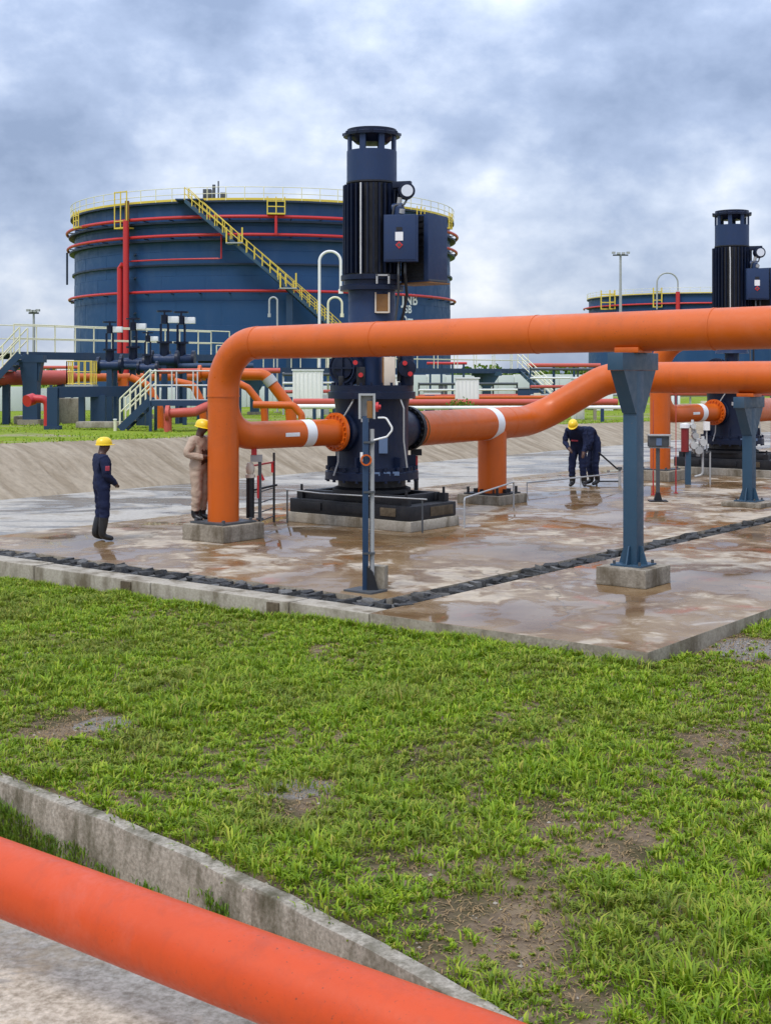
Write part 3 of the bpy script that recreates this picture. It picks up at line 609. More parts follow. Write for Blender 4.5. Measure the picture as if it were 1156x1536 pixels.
# ================================================================== PUMPS
PUMP = Vector((-0.26, 25.35, 0)); RISER = Vector((-2.79, 22.98, 0)); TEE = Vector((2.27, 29.3, 0))
OFF2 = Vector((9.86, 38.0, 0)) - PUMP
LD = (RISER - PUMP).normalized(); RD = (TEE - PUMP).normalized()
PZ = 1.76
def make_pump():
    t = thing('vertical_pump', PUMP, 'tall navy vertical pump with finned motor in the middle of the slab', 'pump', 'vertical pumps on the wet slab', -TH)
    lt = lambda a, b, z=0.0: PUMP + U * a + V * b + Vector((0, 0, z))
    ax = (U, V, Vector((0, 0, 1)))
    mb = MB(); mb.box(lt(0, 0, 0.321), (2.9, 1.42, 0.262), ax); mb.build('base_frame', BLACK, t, bevel=0.015)
    mb = MB()
    for b in (-0.52, 0.52): mb.box(lt(0, b, 0.54), (2.35, 0.13, 0.17), ax)
    for a in (-1.08, -0.45, 0.35, 1.08): mb.box(lt(a, 0, 0.535), (0.12, 1.02, 0.165), ax)
    mb.build('sole_plate', BLACK, t, bevel=0.01)
    for a in (-1.26, 1.26):
        for b in (-0.58, 0.58):
            mb = MB(); mb.box(lt(a, b, 0.53), (0.14, 0.12, 0.155), ax); mb.cyl(lt(a, b, 0.45), lt(a, b, 0.72), 0.025, 10); mb.build('anchor_bolt', BLACK, t)
    MB().lathe(lt(0, 0), [(0, .61), (.74, .61), (.74, .68), (.64, .72), (.64, .86), (0, .86)], 56).build('pedestal', BLACK, t)
    mb = MB().lathe(lt(0, 0), [(0, .862), (.885, .862), (.885, 1.0), (.80, 1.02), (.80, 1.09), (0, 1.09)], 64); mb.build('lower_flange', NAVY, t)
    mb = MB()
    for p in around(lt(0, 0, 1.03), (0, 0, 1), .845, 20): mb.cyl(p, p + Vector((0, 0, .075)), .03, 8)
    for p in around(lt(0, 0, .82), (0, 0, 1), .86, 20): mb.cyl(p, p + Vector((0, 0, .05)), .03, 8)
    stuff(mb.build('flange_bolts', NAVY, t))
    MB().lathe(lt(0, 0), [(0, 1.085), (.71, 1.085), (.69, 1.2), (.69, 2.2), (.72, 2.38), (0, 2.38)], 64).build('casing', NAVY, t)
    MB().lathe(lt(0, 0), [(0, 2.375), (.83, 2.375), (.83, 2.50), (.79, 2.51), (.79, 2.625), (0, 2.625)], 64).build('upper_flange', NAVY, t)
    mb = MB()
    for p in around(lt(0, 0, 2.62), (0, 0, 1), .74, 24): mb.cyl(p, p + Vector((0, 0, .06)), .026, 8)
    stuff(mb.build('stud_nuts', NAVY, t))
    for k in range(6):
        a = k * R(60) + R(10); d = Vector((math.cos(a), math.sin(a), 0)); mb = MB()
        mb.box(PUMP + d * .77 + Vector((0, 0, 1.18)), (.16, .04, .22), (d, d.cross(Vector((0, 0, 1))), Vector((0, 0, 1)))); mb.build('casing_lug', NAVY, t)
    # nozzles
    pz = Vector((0, 0, PZ))
    mb = MB(); mb.cyl(PUMP + LD * .45 + pz, PUMP + LD * .75 + pz, .30, 40); ring(mb, PUMP + LD * .765 + pz, LD, .365, .2, .07); mb.build('discharge_nozzle', NAVY, t)
    mb = MB(); mb.tube([PUMP + RD * .3 + pz, PUMP + RD * .8 + pz, PUMP + RD * 1.22 + pz], [.46, .43, .36], 40); mb.build('suction_nozzle', NAVY, t)
    mb = MB(); ring(mb, PUMP + RD * 1.27 + pz, RD, .44, .2, .11); [mb.cyl(p - RD * .1, p + RD * .1, .026, 8) for p in around(PUMP + RD * 1.27 + pz, RD, .395, 20)]; mb.build('suction_flange', BLACK, t)
    # data plates
    f = Vector((0.07, -1, 0)).normalized(); sx = Vector((1, 0.07, 0)).normalized()
    MB().box(PUMP + f * .70 + sx * .17 + Vector((0, 0, 1.52)), (.16, .02, .30), (sx, f, Vector((0, 0, 1)))).build('data_plate', PLATEB, t)
    for dx, w in ((.02, .15), (.23, .12), (.40, .12)): MB().box(PUMP + f * (.875 - dx * .2) + sx * dx + Vector((0, 0, 1.0)), (w, .02, .07), (sx, f, Vector((0, 0, 1)))).build('tag_plate', PLATEB, t)
    # lantern between casing and motor stool
    MB().cyl(lt(0, 0, 2.62), lt(0, 0, 3.45), .20, 32).build('shaft_column', NAVYL, t)
    X, Yv, Z = Vector((1, 0, 0)), Vector((0, 1, 0)), Vector((0, 0, 1))
    mb = MB(); c = PUMP + Vector((-.47, -.12, 2.95)); axd = Vector((-.55, -.8, 0)).normalized()
    mb.cyl(c - axd * .12, c + axd * .05, .33, 36); mb.cyl(c + axd * .05, c + axd * .12, .20, 24); mb.build('gear_housing', NAVY, t, bevel=.01)
    mb = MB(); ring(mb, c + axd * .15, axd, .30, .265, .04); [mb.bar(c + axd * .15 - q, c + axd * .15 + q, .03, .02, axd) for q in (Z * .27, axd.cross(Z) * .27)]; mb.build('hand_wheel', NAVY, t)
    mb = MB(); mb.cyl(PUMP + Vector((-.56, -.5, 2.62)), PUMP + Vector((-.56, -.5, 2.80)), .05, 12); mb.box(PUMP + Vector((-.2, -.45, 2.80)), (.16, .14, .34)); mb.build('seal_pot', BLACK, t, bevel=.01)
    for dx, dz in ((-.30, 3.05), (-.20, 2.82), (.62, 3.04), (.72, 2.84)):
        MB().cyl(PUMP + Vector((dx, -.52, dz)), PUMP + Vector((dx, -.58, dz)), .045, 12).build('red_cap', RED, t)
    mb = MB(); mb.cyl(PUMP + Vector((.66, -.30, 2.62)), PUMP + Vector((.66, -.30, 3.2)), .13, 20); mb.cyl(PUMP + Vector((.66, -.5, 2.95)), PUMP + Vector((.66, -.1, 2.95)), .17, 20); mb.build('lube_filter', NAVY, t, bevel=.01)
    MB().box(PUMP + Vector((.33, -.48, 2.89)), (.22, .16, .53)).build('cream_box', CREAM, t, bevel=.008)
    MB().box(PUMP + Vector((.215, -.49, 2.89)), (.03, .15, .52)).build('box_edge', RUST, t)
    # motor stool and motor
    MB().lathe(lt(0, 0), [(0, 3.42), (.47, 3.42), (.445, 3.5), (.445, 4.42), (0, 4.42)], 56).build('motor_stool', NAVYL, t)
    mb = MB().box(PUMP + Vector((.20, -.425, 4.17)), (.22, .09, .32)); mb.build('stool_window', RUST, t)
    mb = MB()
    for dx in (-.125, .125): mb.box(PUMP + Vector((.20 + dx, -.42, 4.17)), (.03, .13, .38))
    mb.box(PUMP + Vector((.20, -.42, 3.99)), (.22, .12, .03)); mb.build('window_frame', CREAM, t)
    MB().lathe(lt(0, 0), [(0, 4.415), (.605, 4.415), (.605, 4.50), (.54, 4.52), (.54, 4.60), (.59, 4.61), (.59, 4.70), (0, 4.70)], 64).build('motor_flange', NAVY, t)
    mb = MB()
    for q in (.10, .32): mb.box(PUMP + Vector((q, -.585, 4.60)), (.035, .03, .17))
    mb.box(PUMP + Vector((.21, -.585, 4.675)), (.25, .03, .03)); mb.build('lifting_bracket', GREY, t)
    MB().lathe(lt(0, 0), [(0, 4.695), (.46, 4.695), (.46, 6.42), (.485, 6.44), (.485, 6.47), (0, 6.47)], 64).build('motor_body', BLACK, t)
    fin0 = None; nf = 30
    for k in range(nf):
        a = 2 * math.pi * k / nf; M = Matrix.Rotation(a, 4, 'Z')
        if fin0 is None:
            mb = MB(); mb.box((.50, 0, 5.57), (.10, .022, 1.68)); fin0 = mb.build('cooling_fin', NAVY, t, world=False)
        else: share(fin0, M)
    MB().lathe(lt(0, 0), [(.44, 6.468), (.475, 6.468), (.475, 7.06), (.44, 7.06)], 64, closed=True).build('fan_cowl', NAVYL, t)
    pil = None
    for k in range(8):
        a = 2 * math.pi * k / 8 + R(17); M = Matrix.Rotation(a, 4, 'Z')
        if pil is None: pil = MB().box((.452, 0, 7.20), (.045, .11, .29)).build('cowl_pillar', NAVYL, t, world=False); pil.matrix_local = M
        else: share(pil, M)
    MB().lathe(lt(0, 0), [(0, 7.215), (.30, 7.215), (.43, 7.335), (.54, 7.335), (.545, 7.39), (.47, 7.42), (.47, 7.47), (0, 7.48)], 64).build('cowl_cap', NAVY, t)
    mb = MB()
    for p in around(lt(0, 0, 7.36), (0, 0, 1), .53, 12): mb.cyl(p, p + Vector((0, 0, .05)), .03, 8)
    stuff(mb.build('cap_bolts', NAVY, t))
    # terminal housings
    mb = MB(); mb.box(lt(.78, .62, 5.20), (.64, .62, 1.27), ax); mb.build('terminal_housing', NAVYL, t, bevel=.012)
    mb = MB(); mb.box(lt(.74, .303, 5.20), (.52, .012, 1.2), ax); mb.build('louvre_panel', BLACK, t)
    sl = None
    for k in range(10):
        o = MB().box(lt(.74, .29, 4.68 + k * .115), (.50, .03, .03), ax)
        o.build('louvre_slat', BLACK, t)
    MB().box(lt(.72, .62, 4.552), (.86, .66, .025), ax).build('housing_floor', RUST, t)
    MB().box(lt(1.103, .62, 4.60), (.01, .60, .03), ax).build('housing_edge', GREYD, t)
    fx = Vector((1, -.12, 0)).normalized(); fy = Vector((.12, 1, 0)).normalized(); c = PUMP + Vector((.55, -.60, 5.35))
    MB().box(c, (.62, .26, .87), (fx, fy, Z)).build('junction_box', NAVYL, t, bevel=.012)
    MB().box(c - fy * .137 - fx * .0 + Z * .01, (.57, .015, .82), (fx, fy, Z)).build('junction_box_cover', NAVYL, t, bevel=.006)
    MB().box(c - fy * .15 - fx * .02 + Z * .03, (.145, .01, .16), (fx, fy, Z)).build('white_label', WHITE, t)
    q = c - fy * .15 - fx * .02 - Z * .13; r = .07
    MB().prism([q + fx * r, q + Z * r, q - fx * r, q - Z * r], -fy * .008).build('warning_diamond', RED, t)
    MB().prism([q - fy * .01 + fx * r * .55, q - fy * .01 + Z * r * .55, q - fy * .01 - fx * r * .55, q - fy * .01 - Z * r * .55], -fy * .006).build('diamond_centre', GREYD, t)
    MB().box(c - fx * .02 - fy * .142 + Z * .17, (.11, .03, .06), (fx, fy, Z)).build('box_latch', BLACK, t)
    mb = MB(); mb.bar(c + fy * .1, PUMP + Vector((.3, -.2, 5.35)), .2, .3); mb.build('box_bracket', BLACK, t)
    mb = MB(); mb.cyl(PUMP + Vector((.52, -.5, 5.74)), PUMP + Vector((.52, -.5, 5.93)), .10, 20); mb.cyl(PUMP + Vector((.40, -.45, 5.93)), PUMP + Vector((.58, -.52, 5.93)), .09, 16); mb.build('cable_gland', NAVYL, t)
    MB().cyl(PUMP + Vector((.56, -.60, 5.82)), PUMP + Vector((.57, -.615, 5.90)), .05, 14).build('gland_nut', GREY, t)
    mb = MB(); mb.bar(PUMP + Vector((.40, -.35, 6.38)), PUMP + Vector((.74, -.45, 6.38)), .12, .12); mb.cyl(PUMP + Vector((.64, -.36, 6.25)), PUMP + Vector((.66, -.54, 6.25)), .155, 24); mb.build('float_lamp', NAVY, t, bevel=.008)
    MB().cyl(PUMP + Vector((.66, -.535, 6.25)), PUMP + Vector((.662, -.56, 6.25)), .11, 20).build('lamp_lens', LENS, t)
    MB().cyl(PUMP + Vector((.50, -.47, 5.92)), PUMP + Vector((.53, -.50, 6.13)), .045, 10).build('conduit_elbow', GREY, t)
    V3 = lambda x, y, z: PUMP + Vector((x, y, z))
    for k, (pts, r_, m_, nm) in enumerate((
        ([V3(.62, -.62, 4.92), V3(.62, -.66, 4.70), V3(.66, -.50, 4.30), V3(.52, -.35, 3.6), V3(.50, -.42, 2.7)], .028, BLACK, 'power_cable'),
        ([V3(.50, -.62, 4.92), V3(.50, -.66, 4.68), V3(.50, -.46, 4.30), V3(.42, -.36, 3.6), V3(.42, -.44, 2.7)], .022, GREYD, 'signal_cable'),
        ([V3(-.30, -.62, 2.45), V3(-.36, -.70, 2.3), V3(-.60, -.62, 1.9), V3(-.62, -.60, 1.2), V3(-.70, -.62, .95)], .016, GREY, 'drain_tube'),
        ([V3(.52, -.58, 2.42), V3(.60, -.66, 2.2), V3(.60, -.62, 1.6), V3(.66, -.60, 1.1)], .014, GREY, 'vent_tube'),
        ([V3(-.20, -.55, 6.40), V3(-.20, -.60, 6.0), V3(-.20, -.59, 5.2), V3(-.20, -.60, 4.7)], .016, PALEG, 'sensor_conduit'),
        ([V3(.66, -.45, 6.10), V3(.60, -.55, 5.98), V3(.42, -.56, 5.98), V3(.38, -.52, 5.7)], .02, GREYD, 'lamp_cable'))):
        MB().tube(fillet(pts, [.06] * (len(pts) - 2), 4), r_, 8).build(nm, m_, t)
    MB().box(V3(-.12, -.70, 2.0), (.14, .02, .10)).build('name_plate', GREY, t)
    for e, w_ in ((-.9, .5), (.1, .7), (.95, .35)): MB().box(lt(e, -.72, .33), (w_, .03, .15), ax).build('frame_panel', RUSTC if e > .9 else BLACK, t, bevel=.006)
    MB().box(lt(1.457, .25, .32), (.02, .7, .17), ax).build('end_panel', RUSTC, t, bevel=.006)
    return t
pump1 = make_pump()
pump2 = copy_tree(pump1); pump2.location = PUMP + OFF2
pump2['label'] = 'far navy vertical pump standing at the right edge behind the pipes'
def plinth(name, c, a, b, h, mat, label, z0=0.0, cat='plinth', group=None, bev=.02):
    o = MB().box(Vector((0, 0, h / 2)), (a, b, h)).build(name, mat, None, bevel=bev)
    bm = bmesh.new(); bm.from_mesh(o.data); bmesh.ops.subdivide_edges(bm, edges=[e for e in bm.edges if e.calc_length() > .2], cuts=7, use_grid_fill=True)
    for v in bm.verts:
        if v.co.z > .02 and (abs(v.co.x) > a / 2 - bev * 1.2 or abs(v.co.y) > b / 2 - bev * 1.2): k_ = random.uniform(.986, 1.0); v.co.x *= k_; v.co.y *= random.uniform(.986, 1.0); v.co.z -= random.uniform(0, .008)
    bm.to_mesh(o.data); bm.free()
    o.location = Vector((c.x, c.y, z0)); o.rotation_euler = (0, 0, -TH); return tag(o, label, cat, group)
plinth('concrete_plinth', PUMP, 3.0, 1.52, .19, CONCL, 'wide pale concrete plinth under the middle pump')
plinth('concrete_plinth', PUMP + OFF2, 3.6, 1.9, .19, CONCL, 'wide concrete plinth under the far right pump')

# ================================================================== ORANGE PIPES
def weld(mb, c, axis, r): ring(mb, c, axis, r + .006, r - .02, .03)
def discharge_pipe(base, riser, ztop, ztop2, length, label, r=.275, rtop=.275):
    t = thing('discharge_pipe', riser, label, 'pipe', 'orange discharge pipes')
    ld = (base - riser).normalized()
    pts = [riser + U * length + Vector((0, 0, ztop2)), riser + Vector((0, 0, ztop)), riser + Vector((0, 0, PZ)), base + LD * .88 + Vector((0, 0, PZ))]
    up = fillet(pts[:3], [.80]); cut = [p for p in up if True]
    # upper run with bend down to mid height
    mid = Vector((riser.x, riser.y, 2.46)); top = fillet([pts[0], pts[1], mid], [.80], 20)
    MB().tube(densify(top), r, 56).build('upper_run', ORANGE, t)
    low = fillet([mid + Vector((0, 0, .05)), pts[2], pts[3]], [.62], 20)
    n = len(low); rr = [r - .002 - .03 * min(1, i / (n * .8)) for i in range(n)]
    dl = densify(low, .3); rr = [max(.245, .272 - .035 * min(1, i / (len(dl) * .5))) for i in range(len(dl))]
    MB().tube(dl, rr, 56).build('pump_branch', ORANGE, t)
    MB().cyl(riser + Vector((0, 0, .30)), riser + Vector((0, 0, 2.44)), .268, 56).build('support_leg', ORANGE, t)
    for e in (3.4, 6.3, 9.0): mb = MB(); weld(mb, riser + U * e + Vector((0, 0, ztop + (ztop2 - ztop) * e / length)), U, r); mb.build('weld_seam', ORANGE, t)
    mb = MB(); weld(mb, riser + U * .82 + Vector((0, 0, ztop + (ztop2 - ztop) * .82 / length)), U, r); weld(mb, mid, (0, 0, 1), r)
    mb.build('weld_seam', ORANGE, t)
    d = (pts[3] - pts[2]).normalized(); L = (pts[3] - pts[2]).length
    c = pts[3] - d * .03; mb = MB(); ring(mb, c, d, .36, .2, .07)
    for p in around(c, d, .312, 20): mb.cyl(p - d * .075, p + d * .05, .022, 8)
    mb.build('flange', ORANGE, t)
    mb = MB(); ring(mb, pts[3] - d * .78, d, .2495, .20, .22, 48); mb.build('white_band', WHITE, t)
    # white sticker on the side facing the walkway
    sdir = d.cross(Vector((0, 0, 1))).normalized();  sdir = sdir if sdir.y < 0 else -sdir
    q = pts[3] - d * 1.25; vs = []; m = 5
    for e in (-.16, .16):
        for k in range(m):
            a = R(-8 + 16 * k / (m - 1)); vs.append(q + d * e + (sdir * math.cos(a) + Vector((0, 0, math.sin(a)))) * .2505)
    MB().add(vs, [(k, k + 1, m + k + 1, m + k) for k in range(m - 1)]).build('white_sticker', WHITE, t)
    mb = MB(); mb.box(riser + Vector((0, 0, .297)), (.80, .80, .03), (U, V, Vector((0, 0, 1))))
    for i in (-1, 1):
        for j in (-1, 1): mb.cyl(riser + U * i * .33 + V * j * .33 + Vector((0, 0, .30)), riser + U * i * .33 + V * j * .33 + Vector((0, 0, .36)), .03, 8)
    mb.build('base_plate', GREYD, t)
    return t
discharge_pipe(PUMP, RISER, 3.36, 3.46, 13.0, 'long orange pipe crossing the picture above head height and bending down at left')
discharge_pipe(PUMP + OFF2, RISER + OFF2, 3.74, 3.80, 12.0, 'orange riser pipe with white band feeding the far pump, behind the right supports')
plinth('concrete_plinth', RISER, 1.0, 1.0, .28, CONC, 'square concrete plinth under the left orange riser')
plinth('concrete_plinth', RISER + OFF2, 1.0, 1.0, .28, CONC, 'square concrete plinth under the far orange riser')
def suction_pipe(base, tee, pts, label, sup=True):
    t = thing('suction_pipe', tee, label, 'pipe', 'orange suction pipes')
    r = .35; z = Vector((0, 0, PZ - .02)); d = (tee - base).normalized()
    path = [base + d * 1.335 + z] + pts
    pl = fillet(path, [.95] * (len(path) - 2), 14)
    MB().tube(densify(pl, .5), r, 56).build('pipe_run', ORANGE, t)
    mb = MB(); ring(mb, base + d * 1.56 + z, d, r + .012, r - .05, .03); mb.build('rust_ring', RUST, t)
    for e in (1.7, 4.6):
        if sup: mb = MB(); weld(mb, pts[1] + U * e, U, r); mb.build('weld_seam', ORANGE, t)
    mb = MB(); weld(mb, tee + d * .75 + z, d, r); mb.build('weld_seam', ORANGE, t)
    mb = MB(); ring(mb, tee - d * .05 + z, d, r + .006, r - .05, .30, 48); mb.build('white_band', WHITE, t)
    mb = MB(); mb.cyl(tee + d * .15 + Vector((0, 0, .22)), tee + d * .15 + z - Vector((0, 0, .1)), .315, 48); mb.build('support_leg', ORANGE, t)
    mb = MB(); c = tee + d * .15; mb.box(c + Vector((0, 0, .215)), (.9, .9, .03), (U, V, Vector((0, 0, 1))))
    for i in (-1, 1):
        for j in (-1, 1): mb.cyl(c + U * i * .38 + V * j * .38 + Vector((0, 0, .22)), c + U * i * .38 + V * j * .38 + Vector((0, 0, .36)), .03, 8)
    for k in range(8):
        a = k * R(45); e = Vector((math.cos(a), math.sin(a), 0)); mb.box(c + e * .36 + Vector((0, 0, .27)), (.10, .03, .09), (e, e.cross(Vector((0, 0, 1))), Vector((0, 0, 1))))
    mb.build('base_plate', BLACK, t)
    plinth('concrete_plinth', c, 1.12, 1.12, .20, CONC, 'small concrete plinth under the leg of the ' + ('banded orange suction pipe' if sup else 'far suction pipe'))
    return t
Q2 = Vector((5.12, 30.8, 2.75)); Q1 = Vector((3.46, 31.15, PZ - .02))
suction_pipe(PUMP, TEE, [Q1, Q2, Q2 + U * 9.5 + Vector((0, 0, .03))], 'thick orange pipe right of the middle pump, white banded, rising in an S bend')
suction_pipe(PUMP + OFF2, TEE + OFF2, [TEE + OFF2 + RD * 4.0 + Vector((0, 0, PZ - .02))], 'orange suction pipe beyond the far pump at the right edge', False)

# ================================================================== PIPE SUPPORTS
def support(pos, ztop, z0, label, sq=.75, ph=.25, side=.207):
    t = thing('pipe_support', Vector((pos.x, pos.y, z0)), label, 'pipe support', 'blue steel pipe supports', -TH)
    zb = z0 + ph; Z = Vector((0, 0, 1)); p0 = Vector((pos.x, pos.y, 0)); ax = (U, V, Z); k = side / .207
    MB().box(p0 + Z * ((zb + .02 + ztop - .24) / 2), (side, side, ztop - .24 - zb - .024), ax).build('column', STEEL, t, bevel=.008)
    MB().box(p0 + Z * (zb + .012), (.46 * k, .46 * k, .024), ax).build('base_plate', STEEL, t)
    for d, e in ((U, V), (-U, V), (V, U), (-V, U)):
        q = p0 + d * (side / 2); MB().prism([q + Z * (zb + .02) - e * .01, q + d * .11 * k + Z * (zb + .02) - e * .01, q + d * .03 + Z * (zb + .27 * k) - e * .01, q + Z * (zb + .27 * k) - e * .01], e * .02).build('gusset', STEEL, t)
    mb = MB()
    for i in (-1, 1):
        for j in (-1, 1): mb.cyl(p0 + U * i * .19 * k + V * j * .19 * k + Z * (zb + .02), p0 + U * i * .19 * k + V * j * .19 * k + Z * (zb + .07), .02, 8)
    stuff(mb.build('anchor_bolts', GREYD, t))
    h = .52 * k; zt = ztop
    MB().box(p0 + Z * (zt - .12), (.23 * k, 2 * h, .235), ax).build('cross_head', STEEL, t, bevel=.008)
    for sgn in (-1, 1):
        q = p0 + V * sgn * (side / 2 - .006) - U * (side * .494); MB().prism([q + Z * (zt - .239), q + V * sgn * (h - side / 2 - .05) + Z * (zt - .239), q + V * sgn * .03 + Z * (zt - .82), q + Z * (zt - .82)], U * side * .988).build('haunch', STEEL, t)
    MB().box(p0 + Z * (zt + .035), (.36 * k, .42 * k, .075), ax).build('pipe_shoe', ORANGE, t, bevel=.01)
    return t
S1 = RISER + U * 7.82; S2 = Q2 + U * 3.42
support(S1, 3.13, -.012, 'large blue steel pipe support on a concrete plinth in the right foreground')
plinth('concrete_plinth', S1, .75, .75, .25, CONC, 'concrete plinth under the large blue pipe support', -.012)
support(S2, 2.35, 0.0, 'smaller blue steel pipe support near the right edge behind the drain', ph=.10, side=.22)
plinth('concrete_plinth', S2, .9, .9, .10, CONC, 'low concrete plinth under the smaller blue pipe support')

# ================================================================== SLAB FURNITURE
def control_post():
    c = G(548, 887); Z = Vector((0, 0, 1))
    t = thing('control_post', c, 'slim blue control post with grey conduit at the slab corner', 'post')
    MB().box(c + Z * 1.15, (.078, .078, 2.28)).build('post', STEELD, t, bevel=.006)
    MB().box(c + Z * .012, (.46, .34, .024), rz=-TH).build('base_plate', GREYD, t)
    MB().prism([c + Vector((.02, -.06, .024)), c + Vector((.17, -.06, .024)), c + Vector((.10, -.06, .26)), c + Vector((.02, -.06, .34))], (0, .03, 0)).build('foot_bracket', BLACK, t)
    MB().box(c + Vector((.17, .14, .17)), (.22, .16, .30), rz=-.3).build('footing_block', CONCL, t, bevel=.01)
    MB().cyl(c + Vector((.085, .03, .03)), c + Vector((.085, .03, 2.12)), .031, 16).build('conduit', GREY, t)
    mb = MB()
    for dx in (-.075, .115): mb.box(c + Vector((dx, 0, 2.42)), (.03, .10, .33))
    mb.box(c + Vector((.02, 0, 2.572)), (.16, .10, .024)); mb.box(c + Vector((.02, .06, 2.42)), (.20, .012, .33)); mb.build('switch_box', GREY, t)
    MB().box(c + Vector((.055, -.01, 2.38)), (.07, .06, .22)).build('switch', RUST, t)
    mb = MB(); mb.cyl(c + Vector((.13, 0, 2.41)), c + Vector((.17, 0, 2.41)), .065, 20); mb.cyl(c + Vector((.17, 0, 2.41)), c + Vector((.20, 0, 2.41)), .03, 12); mb.build('stop_button', RED, t)
    cab = fillet([c + Vector((.16, 0, 2.27)), c + Vector((.27, 0, 2.27)), c + Vector((.36, -.02, 2.12)), c + Vector((.28, 0, 2.02)), c + Vector((.09, .02, 1.97))], [.06, .06, .05], 6)
    MB().tube(cab, .013, 10).build('flexible_cable', PALEW, t)
    mb = MB(); ring(mb, c + Vector((.01, -.07, 1.72)), (.25, -1, 0), .075, .055, .02, 28); mb.build('hose_ring', ORANGE, t)
    MB().box(c + Vector((-.05, -.05, 1.76)), (.035, .03, .12)).build('ring_clip', WHITE, t)
    for zz in (.5, 1.3, 1.95): MB().box(c + Vector((.05, .0, zz)), (.15, .10, .025)).build('conduit_clamp', GREYD, t)
control_post()
def valve_stand():
    # black standpipe and open rung frame beside the left riser
    Z = Vector((0, 0, 1)); c = RISER + Vector((.42, .42, 0))
    t = thing('black_standpipe', c + Z * .28, 'short black standpipe with cream cap hidden beside the left riser', 'standpipe')
    MB().cyl(c + Z * .315, c + Z * 1.02, .072, 24).build('body', BLACK, t)
    MB().lathe(c, [(0, 1.02), (.085, 1.02), (.085, 1.07), (.05, 1.08), (.075, 1.12), (.08, 1.2), (.05, 1.28), (0, 1.29)], 24).build('cap', CREAM, t)
    c2 = c + Vector((.17, .0, 0))
    t = thing('pipe_stand', c2 + Z * .28, 'thin blue grey stand with red clamp right of the left riser', 'stand')
    MB().box(c2 + Z * .80, (.055, .055, 1.0)).build('upright', GREYD, t); MB().box(c2 + Vector((-.03, -.035, .86)), (.035, .03, .40)).build('red_strip', RED, t)
    MB().box(c2 + Vector((-.06, 0, 1.36)), (.20, .10, .12)).build('clamp', GREY, t); MB().box(c2 + Vector((-.10, -.02, 1.50)), (.09, .08, .16)).build('red_head', RED, t)
    MB().box(c2 + Z * .30, (.12, .12, .03)).build('foot', GREYD, t)
    a = G(389, 792); b = G(411, 783)
    t = thing('rung_frame', a, 'thin black ladder frame with red fittings below the banded pipe', 'frame')
    for p, h in ((a, 1.30), (b, 1.33)): MB().box(p + Z * h / 2, (.042, .042, h)).build('upright', BLACK, t)
    for z in (.12, .28, .46, .66): MB().bar(a + Z * z - Vector((.12, 0, 0)), a + Z * z, .02, .02).build('rung', GREYD, t); MB().bar(a + Z * z, b + Z * z, .018, .018).build('rung', GREYD, t)
    MB().bar(a + Vector((-.10, 0, .70)), b + Vector((.05, 0, .71)), .035, .035).build('cross_bar', BLACK, t)
    MB().bar(a + Vector((-.10, 0, 1.15)), b + Z * 1.15, .03, .03).build('red_bar', RED, t)
    MB().box(b + Vector((-.03, 0, 1.05)), (.05, .05, .2)).build('red_fitting', RED, t); MB().bar(a + Vector((.02, 0, 1.0)), a + Vector((.08, 0, .88)), .05, .05).build('red_fitting', RED, t)
valve_stand()
def low_pipes():
    Z = Vector((0, 0, 1))
    # thin grey drain pipe across the pump base
    a = PUMP + U * -1.35 + V * -.95; b = PUMP + U * 1.75 + V * -.62
    t = thing('drain_line', a, 'thin grey drain line running along the front of the pump base', 'pipe')
    MB().tube([a + Z * .64, a + U * .9 + Z * .61, b + Z * .60], .013, 8).build('line', GREY, t)
    for q in (a + U * .05, b - U * .1): MB().cyl(q + Z * .0, q + Z * .62, .016, 8).build('prop', GREYD, t)
    c = G(696, 792); d = G(770, 762)
    t = thing('sample_pipe', c, 'thin grey bent sample pipe in front of the orange suction leg', 'pipe')
    MB().tube(fillet([c, c + Z * .55, d + Z * .55, d], [.06, .06], 5), .017, 10).build('pipe_bend', GREY, t)
    # thin vertical stand right of the suction flange
    p = PUMP + RD * 1.62; p = Vector((p.x, p.y, 0))
    t = thing('pipe_prop', p, 'red and black prop under the rust ring of the suction pipe', 'prop')
    MB().cyl(p, p + Z * .72, .045, 12).build('lower_post', BLACK, t); MB().cyl(p + Z * .72, p + Z * 1.2, .035, 12).build('red_screw', RED, t)
    MB().box(p + Z * 1.27, (.22, .18, .12)).build('saddle', BLACK, t); MB().box(p + Z * .015, (.26, .26, .03)).build('foot', BLACK, t)
    mb = MB(); mb.bar(p + Z * .1, p + Vector((.3, -.05, .0)), .03, .03); mb.bar(p + Z * .2 , p + Vector((.45, .0, .30)), .06, .08); mb.build('outrigger', BLACK, t)
    # pipe under the legs of the bent workers
    a = on_s(800, -19.2, .22); b = on_s(905, -19.2, .22)
    t = thing('ground_pipe', Vector((a.x, a.y, 0)), 'thin pale pipe lying low behind the workers in navy', 'pipe')
    a = G(740, 752) + Z * .25; b = G(925, 728) + Z * .25
    a = G(790, 742) ; b = G(930, 726)
    MB().tube([a + Z * .28, b + Z * .28], .02, 10).build('pipe_run', GREY, t)
    for q in (a, a.lerp(b, .55), b): MB().cyl(q, q + Z * .28, .014, 8).build('prop', GREY, t)
low_pipes()
